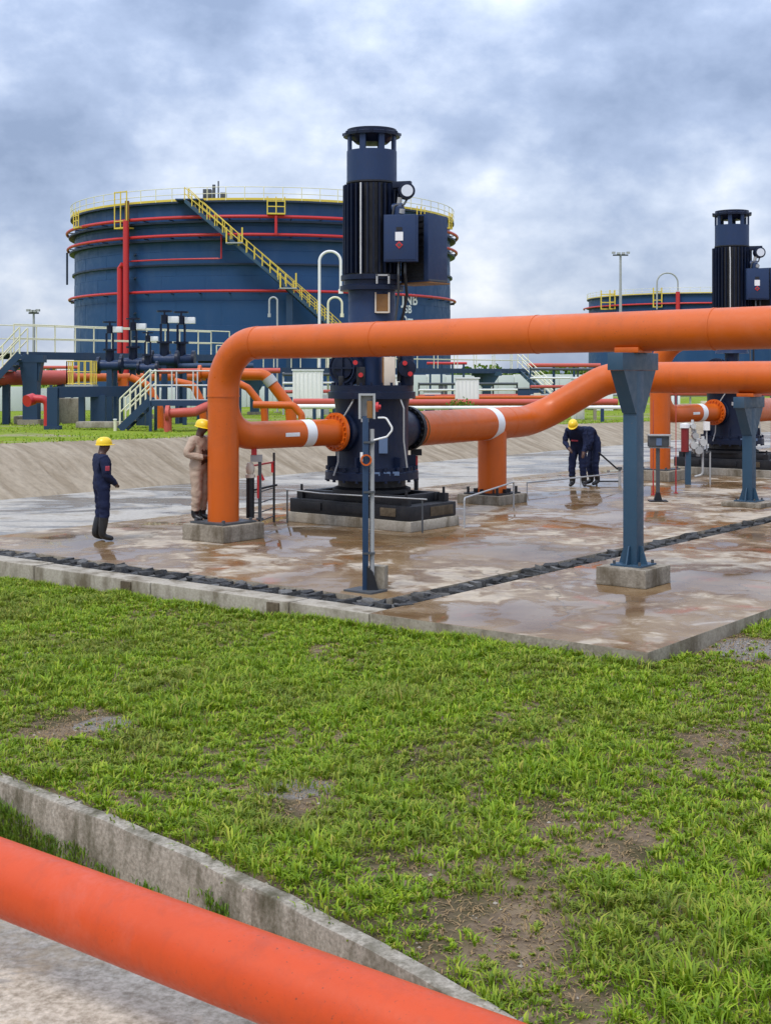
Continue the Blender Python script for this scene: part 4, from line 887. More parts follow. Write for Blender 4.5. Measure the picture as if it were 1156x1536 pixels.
def instrument_stand():
    Z = Vector((0, 0, 1)); c = G(986, 752)
    t = thing('instrument_stand', c, 'grey instrument box on a post right of the large blue support', 'instrument')
    MB().box(c + Z * .62, (.075, .075, 1.2)).build('post', GREYD, t); MB().box(c + Z * .012, (.40, .30, .024)).build('foot_plate', BLACK, t)
    MB().prism([c + Vector((-.09, -.05, .02)), c + Vector((.09, -.05, .02)), c + Vector((.04, -.05, .2)), c + Vector((-.04, -.05, .2))], (0, .1, 0)).build('foot_bracket', BLACK, t)
    mb = MB(); mb.box(c + Vector((0, -.02, 1.34)), (.44, .18, .24)); mb.build('instrument_box', GREYD, t, bevel=.01)
    MB().box(c + Vector((.02, -.03, 1.475)), (.50, .26, .03)).build('rain_hood', GREY, t); MB().box(c + Vector((.235, -.03, 1.36)), (.03, .25, .24)).build('hood_side', GREY, t)
    MB().box(c + Vector((.0, -.115, 1.33)), (.12, .02, .16)).build('gauge_plate', PLATEB, t); MB().box(c + Vector((0, -.02, 1.2)), (.66, .10, .03)).build('shelf', GREY, t)
    for x, ytop, ybot in ((979, 600, 742), (1013, 552, 740)):
        q = G(x, ybot); h = CAMH + (HY - ytop) / FPX * q.y; t = thing('red_rod', q, 'thin red vertical rod left of the instrument stand' if x < 1000 else 'thin red vertical rod right of the instrument stand', 'rod')
        MB().cyl(q, q + Z * h, .011, 8).build('rod', DRED, t); MB().cyl(q + Z * .0, q + Z * .55, .017, 8).build('sleeve', RED, t); MB().box(q + Z * .01, (.09, .09, .02)).build('foot', RED, t)
instrument_stand()
def valve_cluster():
    Z = Vector((0, 0, 1)); c = RISER + OFF2 + U * 1.0 + V * .55; c = P(1038, 690, 34.2); c.z = 0
    t = thing('valve_cluster', c, 'small silver and red valve cluster beside the far orange riser', 'valve')
    MB().box(c + Vector((-.12, 0, .42)), (.13, .13, .84)).build('blue_post', STEEL, t)
    MB().cyl(c + Vector((-.20, -.02, .84)), c + Vector((-.20, -.02, 1.45)), .10, 16).build('red_cylinder', DARKRED, t)
    MB().lathe(c + Vector((-.20, -.02, 0)), [(0, 1.45), (.13, 1.45), (.13, 1.55), (0, 1.58)], 16).build('white_cap', WHITE, t)
    for i, (dx, dz, r) in enumerate(((.02, 1.0, .09), (.06, 1.25, .08), (0.0, 1.5, .07), (.14, .88, .10), (.26, 1.08, .09))):
        mb = MB(); mb.cyl(c + Vector((dx, -.12, dz)), c + Vector((dx, .1, dz)), r, 14); mb.cyl(c + Vector((dx, 0, dz - .16)), c + Vector((dx, 0, dz + .16)), r * .5, 10); mb.build('valve_body', GREY if i % 2 else PALEG, t)
    MB().tube(fillet([c + Vector((.26, 0, 1.0)), c + Vector((.26, 0, .25)), c + Vector((.05, 0, .2))], [.1], 5), .03, 10).build('drop_pipe', GREY, t)
    MB().box(c + Vector((.36, .0, 1.5)), (.14, .12, .22)).build('green_box', PALEW, t)
    MB().bar(c + Vector((-.2, 0, .80)), c + Vector((.45, 0, .84)), .04, .04).build('shelf_bar', GREYD, t); MB().cyl(c + Vector((.45, 0, 0)), c + Vector((.45, 0, .84)), .02, 8).build('prop', GREY, t); MB().cyl(c + Vector((.36, 0, .80)), c + Vector((.36, 0, 1.4)), .02, 8).build('prop', GREY, t); MB().cyl(c + Vector((.03, 0, .80)), c + Vector((.03, 0, 1.5)), .03, 8).build('prop', GREY, t)
valve_cluster()

# ================================================================== PEOPLE
def person(label, loc, rz, J, cloth, boots, badge=None, sc=1.0):
    """J: joint name -> (x, y, z); faces local +Y. One skinned continuous body, helmet as a child."""
    J = {n: tuple(q * sc for q in p) for n, p in J.items()}
    names = list(J); idx = {n: i for i, n in enumerate(names)}
    RAD = dict(pelvis=(.185, .150), belly=(.175, .145), chest=(.195, .150), neck0=(.105, .085), neck=(.062, .064), head=(.083, .100), crown=(.07, .085), nose=(.022, .022), chin=(.05, .05))
    for s in 'LR':
        RAD.update({'sho' + s: (.095, .095), 'elb' + s: (.074, .074), 'wri' + s: (.055, .052), 'pal' + s: (.036, .03), 'hip' + s: (.125, .135), 'thi' + s: (.10, .105), 'kne' + s: (.095, .10), 'cal' + s: (.075, .08), 'ank' + s: (.070, .078), 'heel' + s: (.047, .05), 'toe' + s: (.04, .036), 'ear' + s: (.02, .02)})
        for k in range(5): RAD['f%d%s' % (k, s)] = (.010, .010)
    E = [('pelvis', 'belly'), ('belly', 'chest'), ('chest', 'neck0'), ('neck0', 'neck'), ('neck', 'head'), ('head', 'crown'), ('head', 'nose')]
    for s in 'LR':
        E += [('chest', 'sho' + s), ('sho' + s, 'elb' + s), ('elb' + s, 'wri' + s), ('wri' + s, 'pal' + s), ('pelvis', 'hip' + s), ('hip' + s, 'kne' + s), ('kne' + s, 'ank' + s), ('ank' + s, 'toe' + s)]
        p = Vector(J['pal' + s]); w = Vector(J['wri' + s]); d = (p - w).normalized(); sd = d.cross(Vector((0, 0, 1))); sd = sd.normalized() if sd.length > .1 else Vector((1, 0, 0)); nn = d.cross(sd)
        for k, (o, l) in enumerate(((-.042, .055), (-.026, .075), (-.009, .085), (.009, .08), (.026, .065))):
            n = 'f%d%s' % (k, s); J[n] = tuple(p + sd * o * 1.2 + d * (l if k else .03) + nn * .02 * (k % 2)); names.append(n); idx[n] = len(names) - 1; E.append(('pal' + s, n))
    me = bpy.data.meshes.new('person_body'); me.from_pydata([J[n] for n in names], [(idx[a], idx[b]) for a, b in E], [])
    o = bpy.data.objects.new('person_body', me); C.objects.link(o)
    o.modifiers.new('skin', 'SKIN'); me = o.data
    sk = me.skin_vertices[0].data if me.skin_vertices else None
    if sk is None:
        bm = bmesh.new(); bm.from_mesh(me); bm.verts.layers.skin.verify(); bm.to_mesh(me); bm.free(); sk = me.skin_vertices[0].data
    for i, n in enumerate(names): sk[i].radius = RAD[n]; sk[i].use_root = (n == 'pelvis')
    ss = o.modifiers.new('sub', 'SUBSURF'); ss.levels = 3; ss.render_levels = 3
    dg = bpy.context.evaluated_depsgraph_get(); em = bpy.data.meshes.new_from_object(o.evaluated_get(dg))
    bpy.data.objects.remove(o)
    em.materials.clear()
    for m_ in (cloth, SKIN, BOOT): em.materials.append(m_)
    segs = [(Vector(J[a]), Vector(J[b]), (1 if (b in ('neck', 'head', 'crown', 'nose') or b.startswith('pal') or (b[0] == 'f' and b[1].isdigit())) else 2 if b.startswith('toe') else 0)) for a, b in E]
    ank = [Vector(J['ankL']), Vector(J['ankR'])]
    for f in em.polygons:
        c = f.center; best = (9, 0)
        for a, b, k in segs:
            ab = b - a; t = max(0, min(1, (c - a).dot(ab) / max(ab.dot(ab), 1e-9))); d = (c - a - ab * t).length
            if d < best[0]: best = (d, k)
        k = best[1]
        if k == 0 and boots and min((c - q).length for q in ank) < boots: k = 2
        f.material_index = k
    if True:
        import mathutils.noise as mn
        cl = set(); [cl.update(f.vertices) for f in em.polygons if f.material_index == 0]; em.update(); nr = [v.normal.copy() for v in em.vertices]
        for i in cl: v = em.vertices[i]; v.co += nr[i] * (0.016 * mn.noise(Vector((v.co.x * 7, v.co.y * 7, v.co.z * 15 + loc[0]))) + 0.010 * mn.noise(Vector((v.co.x * 16, v.co.y * 16, v.co.z * 30))))
    em.shade_smooth()
    t = thing('person', loc, label, 'person', None, rz)
    b = bpy.data.objects.new('body', em); C.objects.link(b); b.parent = t
    # helmet
    h = Vector(J['head']); cr = Vector(J['crown']); up = (cr - h).normalized(); fw = (Vector(J['nose']) - h); fw = (fw - up * fw.dot(up)).normalized(); rt = fw.cross(up)
    mb = MB(); seg = 28; prof = [(.130, 0.0), (.130, .035), (.118, .075), (.092, .108), (.055, .128), (0.012, .134)]; vs = []; n = len(prof)
    for k in range(seg):
        a = 2 * math.pi * k / seg
        for r_, z_ in prof: vs.append(h + up * (.035 + z_) + rt * math.cos(a) * r_ * .90 + fw * math.sin(a) * r_ * 1.08)
    fs = [(k * n + i, ((k + 1) % seg) * n + i, ((k + 1) % seg) * n + i + 1, k * n + i + 1) for k in range(seg) for i in range(n - 1)] + [tuple(k * n + n - 1 for k in range(seg))]
    mb.add(vs, fs); hat = mb.build('hard_hat', HATY, t, smooth=60, world=False)
    mb = MB(); vs = []
    for k in range(seg):
        a = 2 * math.pi * k / seg; e = .008 + .038 * max(0, math.sin(a)) ** 3
        for r_, z_ in ((.128, .03), (.132 + e, .026), (.132 + e, .034), (.128, .042)): vs.append(h + up * z_ + rt * math.cos(a) * r_ * .90 + fw * math.sin(a) * r_ * 1.08)
    mb.add(vs, [(k * 4 + i, ((k + 1) % seg) * 4 + i, ((k + 1) % seg) * 4 + (i + 1) % 4, k * 4 + (i + 1) % 4) for k in range(seg) for i in range(4)]); br = mb.build('brim', HATY, hat, world=False)
    if badge:
        for nm, cc, sz, axr, m_ in badge: bb = MB().box((0, 0, 0), sz).build(nm, m_, t, world=False, bevel=.004); bb.location = cc; bb.rotation_euler = axr
    return t
def base_pose(**k):
    J = dict(pelvis=(0, 0, .95), belly=(0, .01, 1.12), chest=(0, 0, 1.32), neck0=(0, -.005, 1.465), neck=(0, .01, 1.53), head=(0, .03, 1.62), crown=(0, .03, 1.70), nose=(0, .135, 1.605))
    for s, q in (('L', -1), ('R', 1)):
        J.update({'sho' + s: (q * .185, -.01, 1.41), 'elb' + s: (q * .235, -.04, 1.13), 'wri' + s: (q * .19, .14, .96), 'pal' + s: (q * .14, .20, .92),
                  'hip' + s: (q * .095, 0, .90), 'kne' + s: (q * .105, .02, .50), 'ank' + s: (q * .105, -.03, .09), 'toe' + s: (q * .12, .15, .038)})
    J.update(k); return J
# left standing worker: seen from the side-back, hands joined in front
person('worker in navy coverall and yellow hard hat standing side-on at left', G(153, 811), R(-62),
       base_pose(shoL=(-.20, -.01, 1.40), shoR=(.20, -.01, 1.40), elbL=(-.25, .0, 1.14), elbR=(.26, .0, 1.14), wriL=(-.12, .19, 1.0), palL=(-.05, .23, .96), wriR=(.13, .19, .98), palR=(.06, .24, .94), head=(0, .04, 1.60), crown=(0, .04, 1.68), nose=(0, .145, 1.585), neck=(0, .01, 1.51), toeR=(.14, .17, .038), ankL=(-.10, -.10, .09), toeL=(-.13, .09, .038)), CLOTHN, .32,
       badge=[('sleeve_badge', (.318, .005, 1.25), (.02, .07, .08), (0, 0.1, 0), PINK)])
# beige worker half hidden behind the riser, standing on its plinth
person('worker in beige coverall half hidden behind the left orange riser', Vector((RISER.x - .44, RISER.y + .22, .28)), R(-118),
       base_pose(elbL=(-.30, -.02, 1.17), wriL=(-.16, .20, 1.17), palL=(-.08, .25, 1.19), elbR=(.32, -.06, 1.17), wriR=(.16, .17, 1.12), palR=(.08, .22, 1.13), head=(0, .06, 1.61), crown=(0, .075, 1.69), nose=(0, .16, 1.575)), CLOTHB, .13)
# two bent workers at right
bend = dict(pelvis=(0, -.10, .93), belly=(0, -.03, 1.10), chest=(0, .12, 1.25), neck0=(0, .25, 1.36), neck=(0, .30, 1.39), head=(0, .375, 1.42), crown=(0, .42, 1.485), nose=(0, .43, 1.335),
            shoL=(-.19, .14, 1.31), elbL=(-.24, .16, 1.03), wriL=(-.22, .27, .82), palL=(-.21, .31, .75), shoR=(.19, .14, 1.31), elbR=(.26, .14, 1.04), wriR=(.12, .30, .90), palR=(.07, .34, .85),
            hipL=(-.095, -.09, .89), hipR=(.095, -.09, .89), kneL=(-.13, .0, .49), kneR=(.12, .02, .49), ankL=(-.15, -.07, .09), ankR=(.12, -.05, .09), toeL=(-.20, .11, .038), toeR=(.14, .14, .038))
w1 = G(866, 731); person('bent worker in navy coverall with yellow hard hat looking down at the wet slab', w1 + Vector((0, 0.1, 0)), R(158), dict(bend), CLOTHN, .20, sc=1.09,
       badge=[('name_strip', (.02, .195, 1.17), (.17, .02, .035), (-.5, 0, 0), PINK)])
b2 = dict(bend); b2.update(neck0=(0, .27, 1.27), neck=(0, .34, 1.23), head=(0, .42, 1.17), crown=(0, .48, 1.18), nose=(0, .40, 1.08), chest=(0, .12, 1.27))
w2 = G(890, 729); person('second worker in navy coverall bowed low behind the bent worker, head hidden', w2 + Vector((.0, .25, 0)), R(108), b2, CLOTHN, .20, sc=1.09,
       badge=[('chest_badge', (-.10, .255, 1.26), (.10, .02, .09), (-.7, 0, .2), PLATEB)])
def hose():
    Z = Vector((0, 0, 1)); a = w2 + Vector((.12, .0, .85)); b = G(918, 700) ; b = Vector((w2.x + .62, w2.y + .15, .42)); c = Vector((b.x + .06, b.y, 0))
    t = thing('pry_bar', c, 'black angled bar leaning from the hands of the second navy worker to a stub', 'bar')
    MB().tube([a, b], .022, 10).build('bar', BLACK, t); MB().cyl(c, c + Z * .44, .035, 10).build('stub_pipe', GREY, t); MB().cyl(c + Z * .40, c + Z * .47, .06, 12).build('stub_flange', GREYD, t)
    p = G(893, 728); t = thing('angle_iron', p, 'dark bent angle iron lying low right of the navy workers', 'steel bar')
    MB().bar(p + Z * .10, p + Vector((.62, 0, .10)), .04, .04).build('bar', GREYD, t); MB().bar(p + Vector((.62, 0, .12)), p + Vector((.62, 0, 0)), .04, .05).build('leg', RUST, t); MB().bar(p + Vector((.02, 0, .12)), p + Vector((.02, 0, 0)), .04, .04).build('leg', GREYD, t)
hose()

# ================================================================== STORAGE TANKS
class Tank:
    def __init__(s, D, pxc, Rr, top, z0): s.c = Vector(((pxc - CX) / FPX * D, D, 0)); s.R = Rr; s.top = top; s.z0 = z0
    def hit(s, px, r):                              # front hit of pixel column with radius r -> angle
        k = (px - CX) / FPX; d = Vector((k, 1, 0)); a = d.dot(d); b = d.dot(s.c); c = s.c.dot(s.c) - r * r; disc = b * b - a * c
        if disc < 0: return None
        y = (b - math.sqrt(disc)) / a; q = d * y - s.c; return math.atan2(q.y, q.x)
    def pt(s, ang, r, z): return s.c + Vector((math.cos(ang) * r, math.sin(ang) * r, z))
    def zat(s, px, y, r):                           # height of pixel row y on radius r
        a = s.hit(px, r); q = s.pt(a, r, 0); return CAMH + (HY - y) / FPX * q.y
def arc(tk, r, z, a0, a1, n=90): return [tk.pt(a0 + (a1 - a0) * k / n, r, z) for k in range(n + 1)]
def make_tank(tk, label, full=True):
    t = thing('storage_tank', Vector((tk.c.x, tk.c.y, tk.z0)), label, 'tank', 'blue storage tanks')
    Rr = tk.R; c = Vector((tk.c.x, tk.c.y, 0)); ncs = 8; h = (tk.top - tk.z0) / ncs
    for k in range(ncs):
        z0 = tk.z0 + k * h; r = Rr - .012 * k
        MB().lathe(c, [(r - .1, z0 + .005), (r, z0 + .005), (r, z0 + h - .03), (r - .03, z0 + h)], 120).build('shell_course', TANKM, t, smooth=20)
    seam = None
    for k in range(ncs):
        mb = MB(); z0 = tk.z0 + k * h; m = 14
        for j in range(m):
            a = math.pi + math.pi * (j + (.5 if k % 2 else .15)) / m; q = tk.pt(a, Rr - .012 * k + .004, z0 + h / 2); o_ = Vector((math.cos(a), math.sin(a), 0)); mb.box(q, (.012, .05, h * .97), (o_, Vector((-o_.y, o_.x, 0)), Vector((0, 0, 1))))
        stuff(mb.build('plate_seams', TANKM, t))
    MB().lathe(c, [(0, tk.top - 1.2), (Rr - .25, tk.top - 1.2)], 64).build('floating_roof', GREY, t)
    A0, A1 = math.pi * 1.0 - .25, math.pi * 2.0 + .25
    for z, w in ((tk.top - .05, .32), (tk.top - 1.75, .48), (tk.top - 3.25, .42), (12.05, .16)):
        if z < tk.z0: continue
        MB().lathe(c, [(Rr - .05, z - .10), (Rr + w, z - .10), (Rr + w, z + .06), (Rr - .05, z + .06)], 120, closed=True).build('wind_girder', TANKD, t, smooth=40)
    # top handrail
    nP = 42; post = None; rr = Rr + .28
    for k in range(nP + 1):
        a = A0 + (A1 - A0) * k / nP; q = tk.pt(a, rr, tk.top)
        if post is None: post = MB().bar(Vector((0, 0, -.02)), Vector((0, 0, 1.12)), .07, .07).build('rail_post', PALEY, t, world=False); M = Matrix.Translation(MW[t.name].inverted() @ q); post.matrix_local = M
        else: share(post, Matrix.Translation(MW[t.name].inverted() @ q))
    for z in (.58, 1.12): MB().tube(arc(tk, rr, tk.top + z, A0, A1), .032, 6).build('top_rail', PALEY, t)
    MB().lathe(c, [(rr - .02, tk.top + .02), (rr + .03, tk.top + .02), (rr + .03, tk.top + .2), (rr - .02, tk.top + .2)], 120, closed=True).build('toe_board', YEL, t)
    return t, A0, A1
tk1 = Tank(130, 397, 18.1, 17.35, plateau_z(80)); 
tank1, A0, A1 = make_tank(tk1, 'huge blue storage tank with yellow stairs and red rings behind the pump')
def tank1_details():
    t = tank1; tk = tk1; Rr = tk.R
    for z, r, off in ((15.95, .14, .62), (14.45, .13, .55), (9.75, .12, .42)):
        MB().tube(arc(tk, Rr + off, z, A0, A1), r, 10).build('spray_ring', RED, t)
        n = 26; mb = MB()
        for k in range(n):
            a = A0 + (A1 - A0) * (k + .5) / n; mb.bar(tk.pt(a, Rr - .05, z - .18), tk.pt(a, Rr + off, z - .18), .08, .08)
        stuff(mb.build('ring_brackets', TANKD, t))
    a = tk.hit(190, Rr + .9); MB().tube([tk.pt(a, Rr + .95, tk.z0), tk.pt(a, Rr + .95, 15.9)], .26, 14).build('fire_riser', RED, t)
    a2 = tk.hit(181, Rr + .9); z2 = tk.zat(181, 397, Rr + .9)
    MB().tube([tk.pt(a2, Rr + .95, tk.z0), tk.pt(a2, Rr + .95, z2 - .3), tk.pt((a + a2) / 2, Rr + .95, z2)], .25, 14).build('fire_riser', RED, t)
    for z in (8.0, 6.0, 11.0, 13.0): mb = MB(); mb.bar(tk.pt(a, Rr - .05, z), tk.pt(a + .05, Rr + .75, z), .12, .10); mb.build('riser_bracket', TANKD, t)
    # thin red branch pipe
    aa = tk.hit(332, Rr + .5); MB().tube(arc(tk, Rr + .5, 12.45, a, aa, 30) + [tk.pt(aa, Rr + .5, 14.3)], .07, 8).build('branch_pipe', RED, t)
    MB().tube([tk.pt(tk.hit(414, Rr + .9), Rr + .9, 14.4), tk.pt(tk.hit(414, Rr + .9), Rr + .9, 16.0)], .12, 8).build('link_pipe', RED, t)
    MB().tube([tk.pt(A0 + .31, Rr + .9, 11.4), tk.pt(A0 + .31, Rr + .9, 14.5)], .10, 8).build('drop_pipe', TANKD, t)
    # yellow platforms
    for px, w, drop in ((184, 1.45, 2.1), (414, 1.45, 1.25), (628, 1.1, 1.2), (118, 1.2, 1.5), (672, .9, 1.2)):
        a = tk.hit(px, Rr + .8);
        if a is None: a = A0 + .3 if px < 300 else A1 - .3
        o = tk.pt(a, Rr, 0) - tk.c; o = Vector((o.x, o.y, 0)).normalized(); sd = Vector((-o.y, o.x, 0)); q = tk.pt(a, Rr + .6, tk.top - drop)
        MB().box(q + Vector((0, 0, .06)), (.9, w, .12), (o, sd, Vector((0, 0, 1)))).build('platform_floor', YEL, t)
        H = drop + 1.1
        for e in (-1, 0, 1): MB().bar(q + sd * e * w / 2 + o * .42, q + sd * e * w / 2 + o * .42 + Vector((0, 0, H if drop > 1.6 else 1.1 + drop * .3)), .09, .09).build('platform_post', YEL, t)
        for zz in (.65, H * .98 if drop > 1.6 else 1.1): MB().bar(q - sd * w / 2 + o * .42 + Vector((0, 0, zz)), q + sd * w / 2 + o * .42 + Vector((0, 0, zz)), .08, .08).build('platform_rail', YEL, t)
    # red steel trim on first platform
    a = tk.hit(191, Rr + .9); MB().bar(tk.pt(a, Rr + .9, 15.3), tk.pt(a, Rr + .9, 17.6), .35, .2).build('rusty_riser_end', RUST, t)
    # spiral stair
    r0, r1 = Rr + .95, Rr + 1.75
    a0 = tk.hit(277, r1); a1 = tk.hit(482, r1); z0 = tk.top - .1; z1 = tk.zat(482, 476, r1)
    k_ext = (z1 - tk.z0) / (z0 - z1); aE = a1 + (a1 - a0) * k_ext
    n = 96; mb = MB()
    for k in range(n):
        f = (k + .5) / n; a = a0 + (aE - a0) * f; z = z0 + (tk.z0 - z0) * f; o = tk.pt(a, 1, 0) - tk.c; o = Vector((o.x, o.y, 0)); sd = Vector((-o.y, o.x, 0))
        mb.box(tk.pt(a, (r0 + r1) / 2, z), (r1 - r0, .24, .04), (o, sd, Vector((0, 0, 1))))
    stuff(mb.build('stair_treads', GREY, t))
    for r, m_ in ((r0, STEELD), (r1, STEEL)):
        pts = [(a0 + (aE - a0) * k / 60, z0 + (tk.z0 - z0) * k / 60) for k in range(61)]
        vs = []; fs = []
        for a, z in pts: vs += [tk.pt(a, r - .03, z - .22), tk.pt(a, r + .03, z - .22), tk.pt(a, r + .03, z + .14), tk.pt(a, r - .03, z + .14)]
        for k in range(60):
            for i in range(4): j = (i + 1) % 4; fs.append((k * 4 + i, k * 4 + 4 + i, k * 4 + 4 + j, k * 4 + j))
        MB().add(vs, fs).build('stair_stringer', m_, t)
        for zz in (.55, 1.05): MB().tube([tk.pt(a, r, z + zz) for a, z in pts], .038, 6).build('stair_rail', YEL, t)
        for k in range(0, 61, 2):
            a, z = pts[k]; MB().bar(tk.pt(a, r, z), tk.pt(a, r, z + 1.05), .075, .075).build('stair_post', YEL, t)
    for px, y in ((352, 362), (432, 436)):
        a = tk.hit(px, r1); f = (a - a0) / (aE - a0); z = z0 + (tk.z0 - z0) * f; o = tk.pt(a, 1, 0) - tk.c; o = Vector((o.x, o.y, 0)); sd = Vector((-o.y, o.x, 0))
        MB().box(tk.pt(a, Rr + 1.4, z - .02), (1.3, 1.4, .10), (o, sd, Vector((0, 0, 1)))).build('landing', GREY, t)
        for e in (-.65, .65): MB().bar(tk.pt(a, r1 + .15, z) + sd * e, tk.pt(a, r1 + .15, z + 1.25) + sd * e, .12, .12).build('landing_post', YEL, t)
    MB().bar(tk.pt(tk.hit(434, Rr + 1), Rr + 1.2, tk.z0), tk.pt(tk.hit(434, Rr + 1), Rr + 1.2, tk.zat(434, 442, Rr + 1)), .55, .5).build('stair_column', STEELD, t)
    # roof clutter near the stair head
    for px, hh, w in ((308, .9, .7), (318, 1.3, .25), (333, .6, .5), (325, 1.6, .12)):
        a = tk.hit(px, Rr); MB().box(tk.pt(a, Rr - .6, tk.top + hh / 2), (w, w, hh + .3)).build('roof_fitting', GREYD, t, bevel=.03)
    a = tk.hit(290, Rr); MB().box(tk.pt(a, Rr + .6, tk.top + .0), (2.3, 1.6, .12)).build('head_platform', STEELD, t)
    # white lettering, partly hidden behind the pump
    def letters(txt, px, y, size):
        cu = bpy.data.curves.new('lettering', 'FONT'); cu.body = txt; cu.size = size; cu.extrude = 0.0; cu.resolution_u = 3; cu.space_character = 1.05; cu.offset = size * .025
        ob = bpy.data.objects.new('lettering', cu); C.objects.link(ob); dg = bpy.context.evaluated_depsgraph_get(); me = bpy.data.meshes.new_from_object(ob.evaluated_get(dg)); bpy.data.objects.remove(ob)
        a = tk.hit(px, Rr); z = tk.zat(px, y, Rr); inv = MW[t.name].inverted()
        for v in me.vertices:
            an = a + v.co.x / Rr; v.co = inv @ tk.pt(an, Rr + .035, z + v.co.y)
        me.materials.clear(); me.materials.append(WHITE); o = bpy.data.objects.new('lettering', me); C.objects.link(o); o.parent = t
    letters('JNB', 602, 456, 1.35); letters('SB', 606, 469, 0.95); letters('Om', 600, 486, 1.1)
tank1_details()
tk2 = Tank(275, 1040, 21.5, 18.1, .62)
tank2, B0, B1 = make_tank(tk2, 'farther blue storage tank low on the skyline at right')
for z, r, off in ((16.2, .16, .95), (14.6, .16, .85)): MB().tube(arc(tk2, tk2.R + off, z, B0, B1), r, 8).build('spray_ring', RED, tank2)
for px, w in ((912, 2.6), (986, 1.6), (919, 1.0)):
    a = tk2.hit(px, tk2.R + .5); q = tk2.pt(a, tk2.R + .7, 0)
    for e in (-.5, .5): MB().bar(q + Vector((e * w, 0, tk2.top - 2.6)), q + Vector((e * w, 0, tk2.top + 1.2)), .22, .2).build('ladder_post', YEL, tank2)
    for z in (-2.5, -1.2, .4): MB().bar(q + Vector((-.5 * w, 0, tk2.top + z)), q + Vector((.5 * w, 0, tk2.top + z)), .15, .2).build('ladder_rung', YEL, tank2)
q = tk2.pt(tk2.hit(986, tk2.R + .5), tk2.R + 1.0, tk2.top); q2 = q + Vector((4.2, 0, -2))
MB().tube(fillet([q - Vector((0, 0, 3)), q + Vector((0, 0, 4.0)), q + Vector((4.0, 0, 4.0)), q + Vector((4.0, 0, .5))], [1.9, 1.9], 8), .16, 8).build('ladder_hoop', GREY, tank2)
MB().tube([tk2.pt(tk2.hit(1017, tk2.R), tk2.R + .9, 10), tk2.pt(tk2.hit(1017, tk2.R), tk2.R + .9, 18.4)], .4, 10).build('fire_riser', RED, tank2)

# ================================================================== PROCESS AREA BEHIND THE BERM
Zv = Vector((0, 0, 1))
def pz(p): return plateau_z(p.dot(V))
def rails(t, pts, h, mat, step, mids=(.5,), r=.03, pw=.05, post_mat=None, closed=False):
    """posts and rails along polyline pts (points at deck level)"""
    for a, b in zip(pts, pts[1:]):
        n = max(1, round((b - a).length / step))
        for k in range(n + (1 if b is pts[-1] else 0)):
            q = a.lerp(b, k / n); MB().bar(q - Zv * .03, q + Zv * h, pw, pw).build('rail_post', post_mat or mat, t)
    for f in tuple(mids) + (1.0,): MB().tube([p + Zv * h * f for p in pts], r, 6).build('guard_rail', mat, t)
def tee_column(pos, ztop, label, w=.45, head=1.6, mat=STEELD):
    p = Vector((pos.x, pos.y, 0)); zg = pz(p); t = thing('tee_column', Vector((p.x, p.y, zg)), label, 'column', 'blue tee columns'); z0 = zg - .03
    MB().box(p + Zv * ((z0 + ztop - .28) / 2), (w, w, ztop - .28 - z0)).build('shaft', mat, t)
    MB().box(p + Zv * (ztop - .15), (head, w * 1.05, .28)).build('head', mat, t)
    for s in (-1, 1): MB().prism([p + Vector((s * w / 2, -w * .4, ztop - .29)), p + Vector((s * head * .42, -w * .4, ztop - .29)), p + Vector((s * (w / 2 + .03), -w * .4, ztop - 1.0)), p + Vector((s * w / 2, -w * .4, ztop - 1.0))], (0, w * .8, 0)).build('haunch', mat, t)
    MB().box(p + Zv * (zg + .07), (w * 1.6, w * 1.6, .2)).build('foot', CONC, t)
    return t
def walkway(p0, p1, z, width, label, steps=(), post_px=None, rmat=PALEY):
    a, b = Vector((p0.x, p0.y, z)), Vector((p1.x, p1.y, z)); d = (b - a).normalized(); n = Vector((-d.y, d.x, 0))
    t = thing('walkway', Vector((a.x, a.y, z)), label, 'walkway', 'raised steel walkways')
    MB().bar(a + n * width / 2 - Zv * .03, b + n * width / 2 - Zv * .03, width - .14, .05).build('deck', GREY, t)
    for e in (.03, width - .03): MB().bar(a + n * e - Zv * .14, b + n * e - Zv * .14, .06, .30).build('edge_beam', STEELD, t)
    for e in (.03, width - .03): rails(t, [a + n * e, b + n * e], 1.12, rmat, 2.1, r=.028, pw=.05)
    return t, a, b, d, n
def stair(top, foot, width, label, sd, mat=STEELD, rmat=PALEY, rails_on=(0, 1)):
    t = thing('stairway', foot, label, 'stairs', 'steel access stairs')
    for k, e in enumerate((-.5, .5)):
        MB().bar(top + sd * e * width, foot + sd * e * width, .06, .24).build('stringer', mat, t)
    n = max(4, int(abs(top.z - foot.z) / .22))
    for k in range(1, n): q = top.lerp(foot, k / n); MB().box(q + Zv * .02, (width - .08, .24, .035), (sd, Zv.cross(sd), Zv)).build('tread', GREY, t)
    for e in ((-.5, .5)):
        for f in (.55, 1.0): MB().tube([top + sd * e * width + Zv * f, foot + sd * e * width + Zv * f], .028, 6).build('hand_rail', rmat, t)
        for k in range(4): q = top.lerp(foot, k / 3) + sd * e * width; MB().bar(q, q + Zv * 1.0, .05, .05).build('rail_post', rmat, t)
    return t
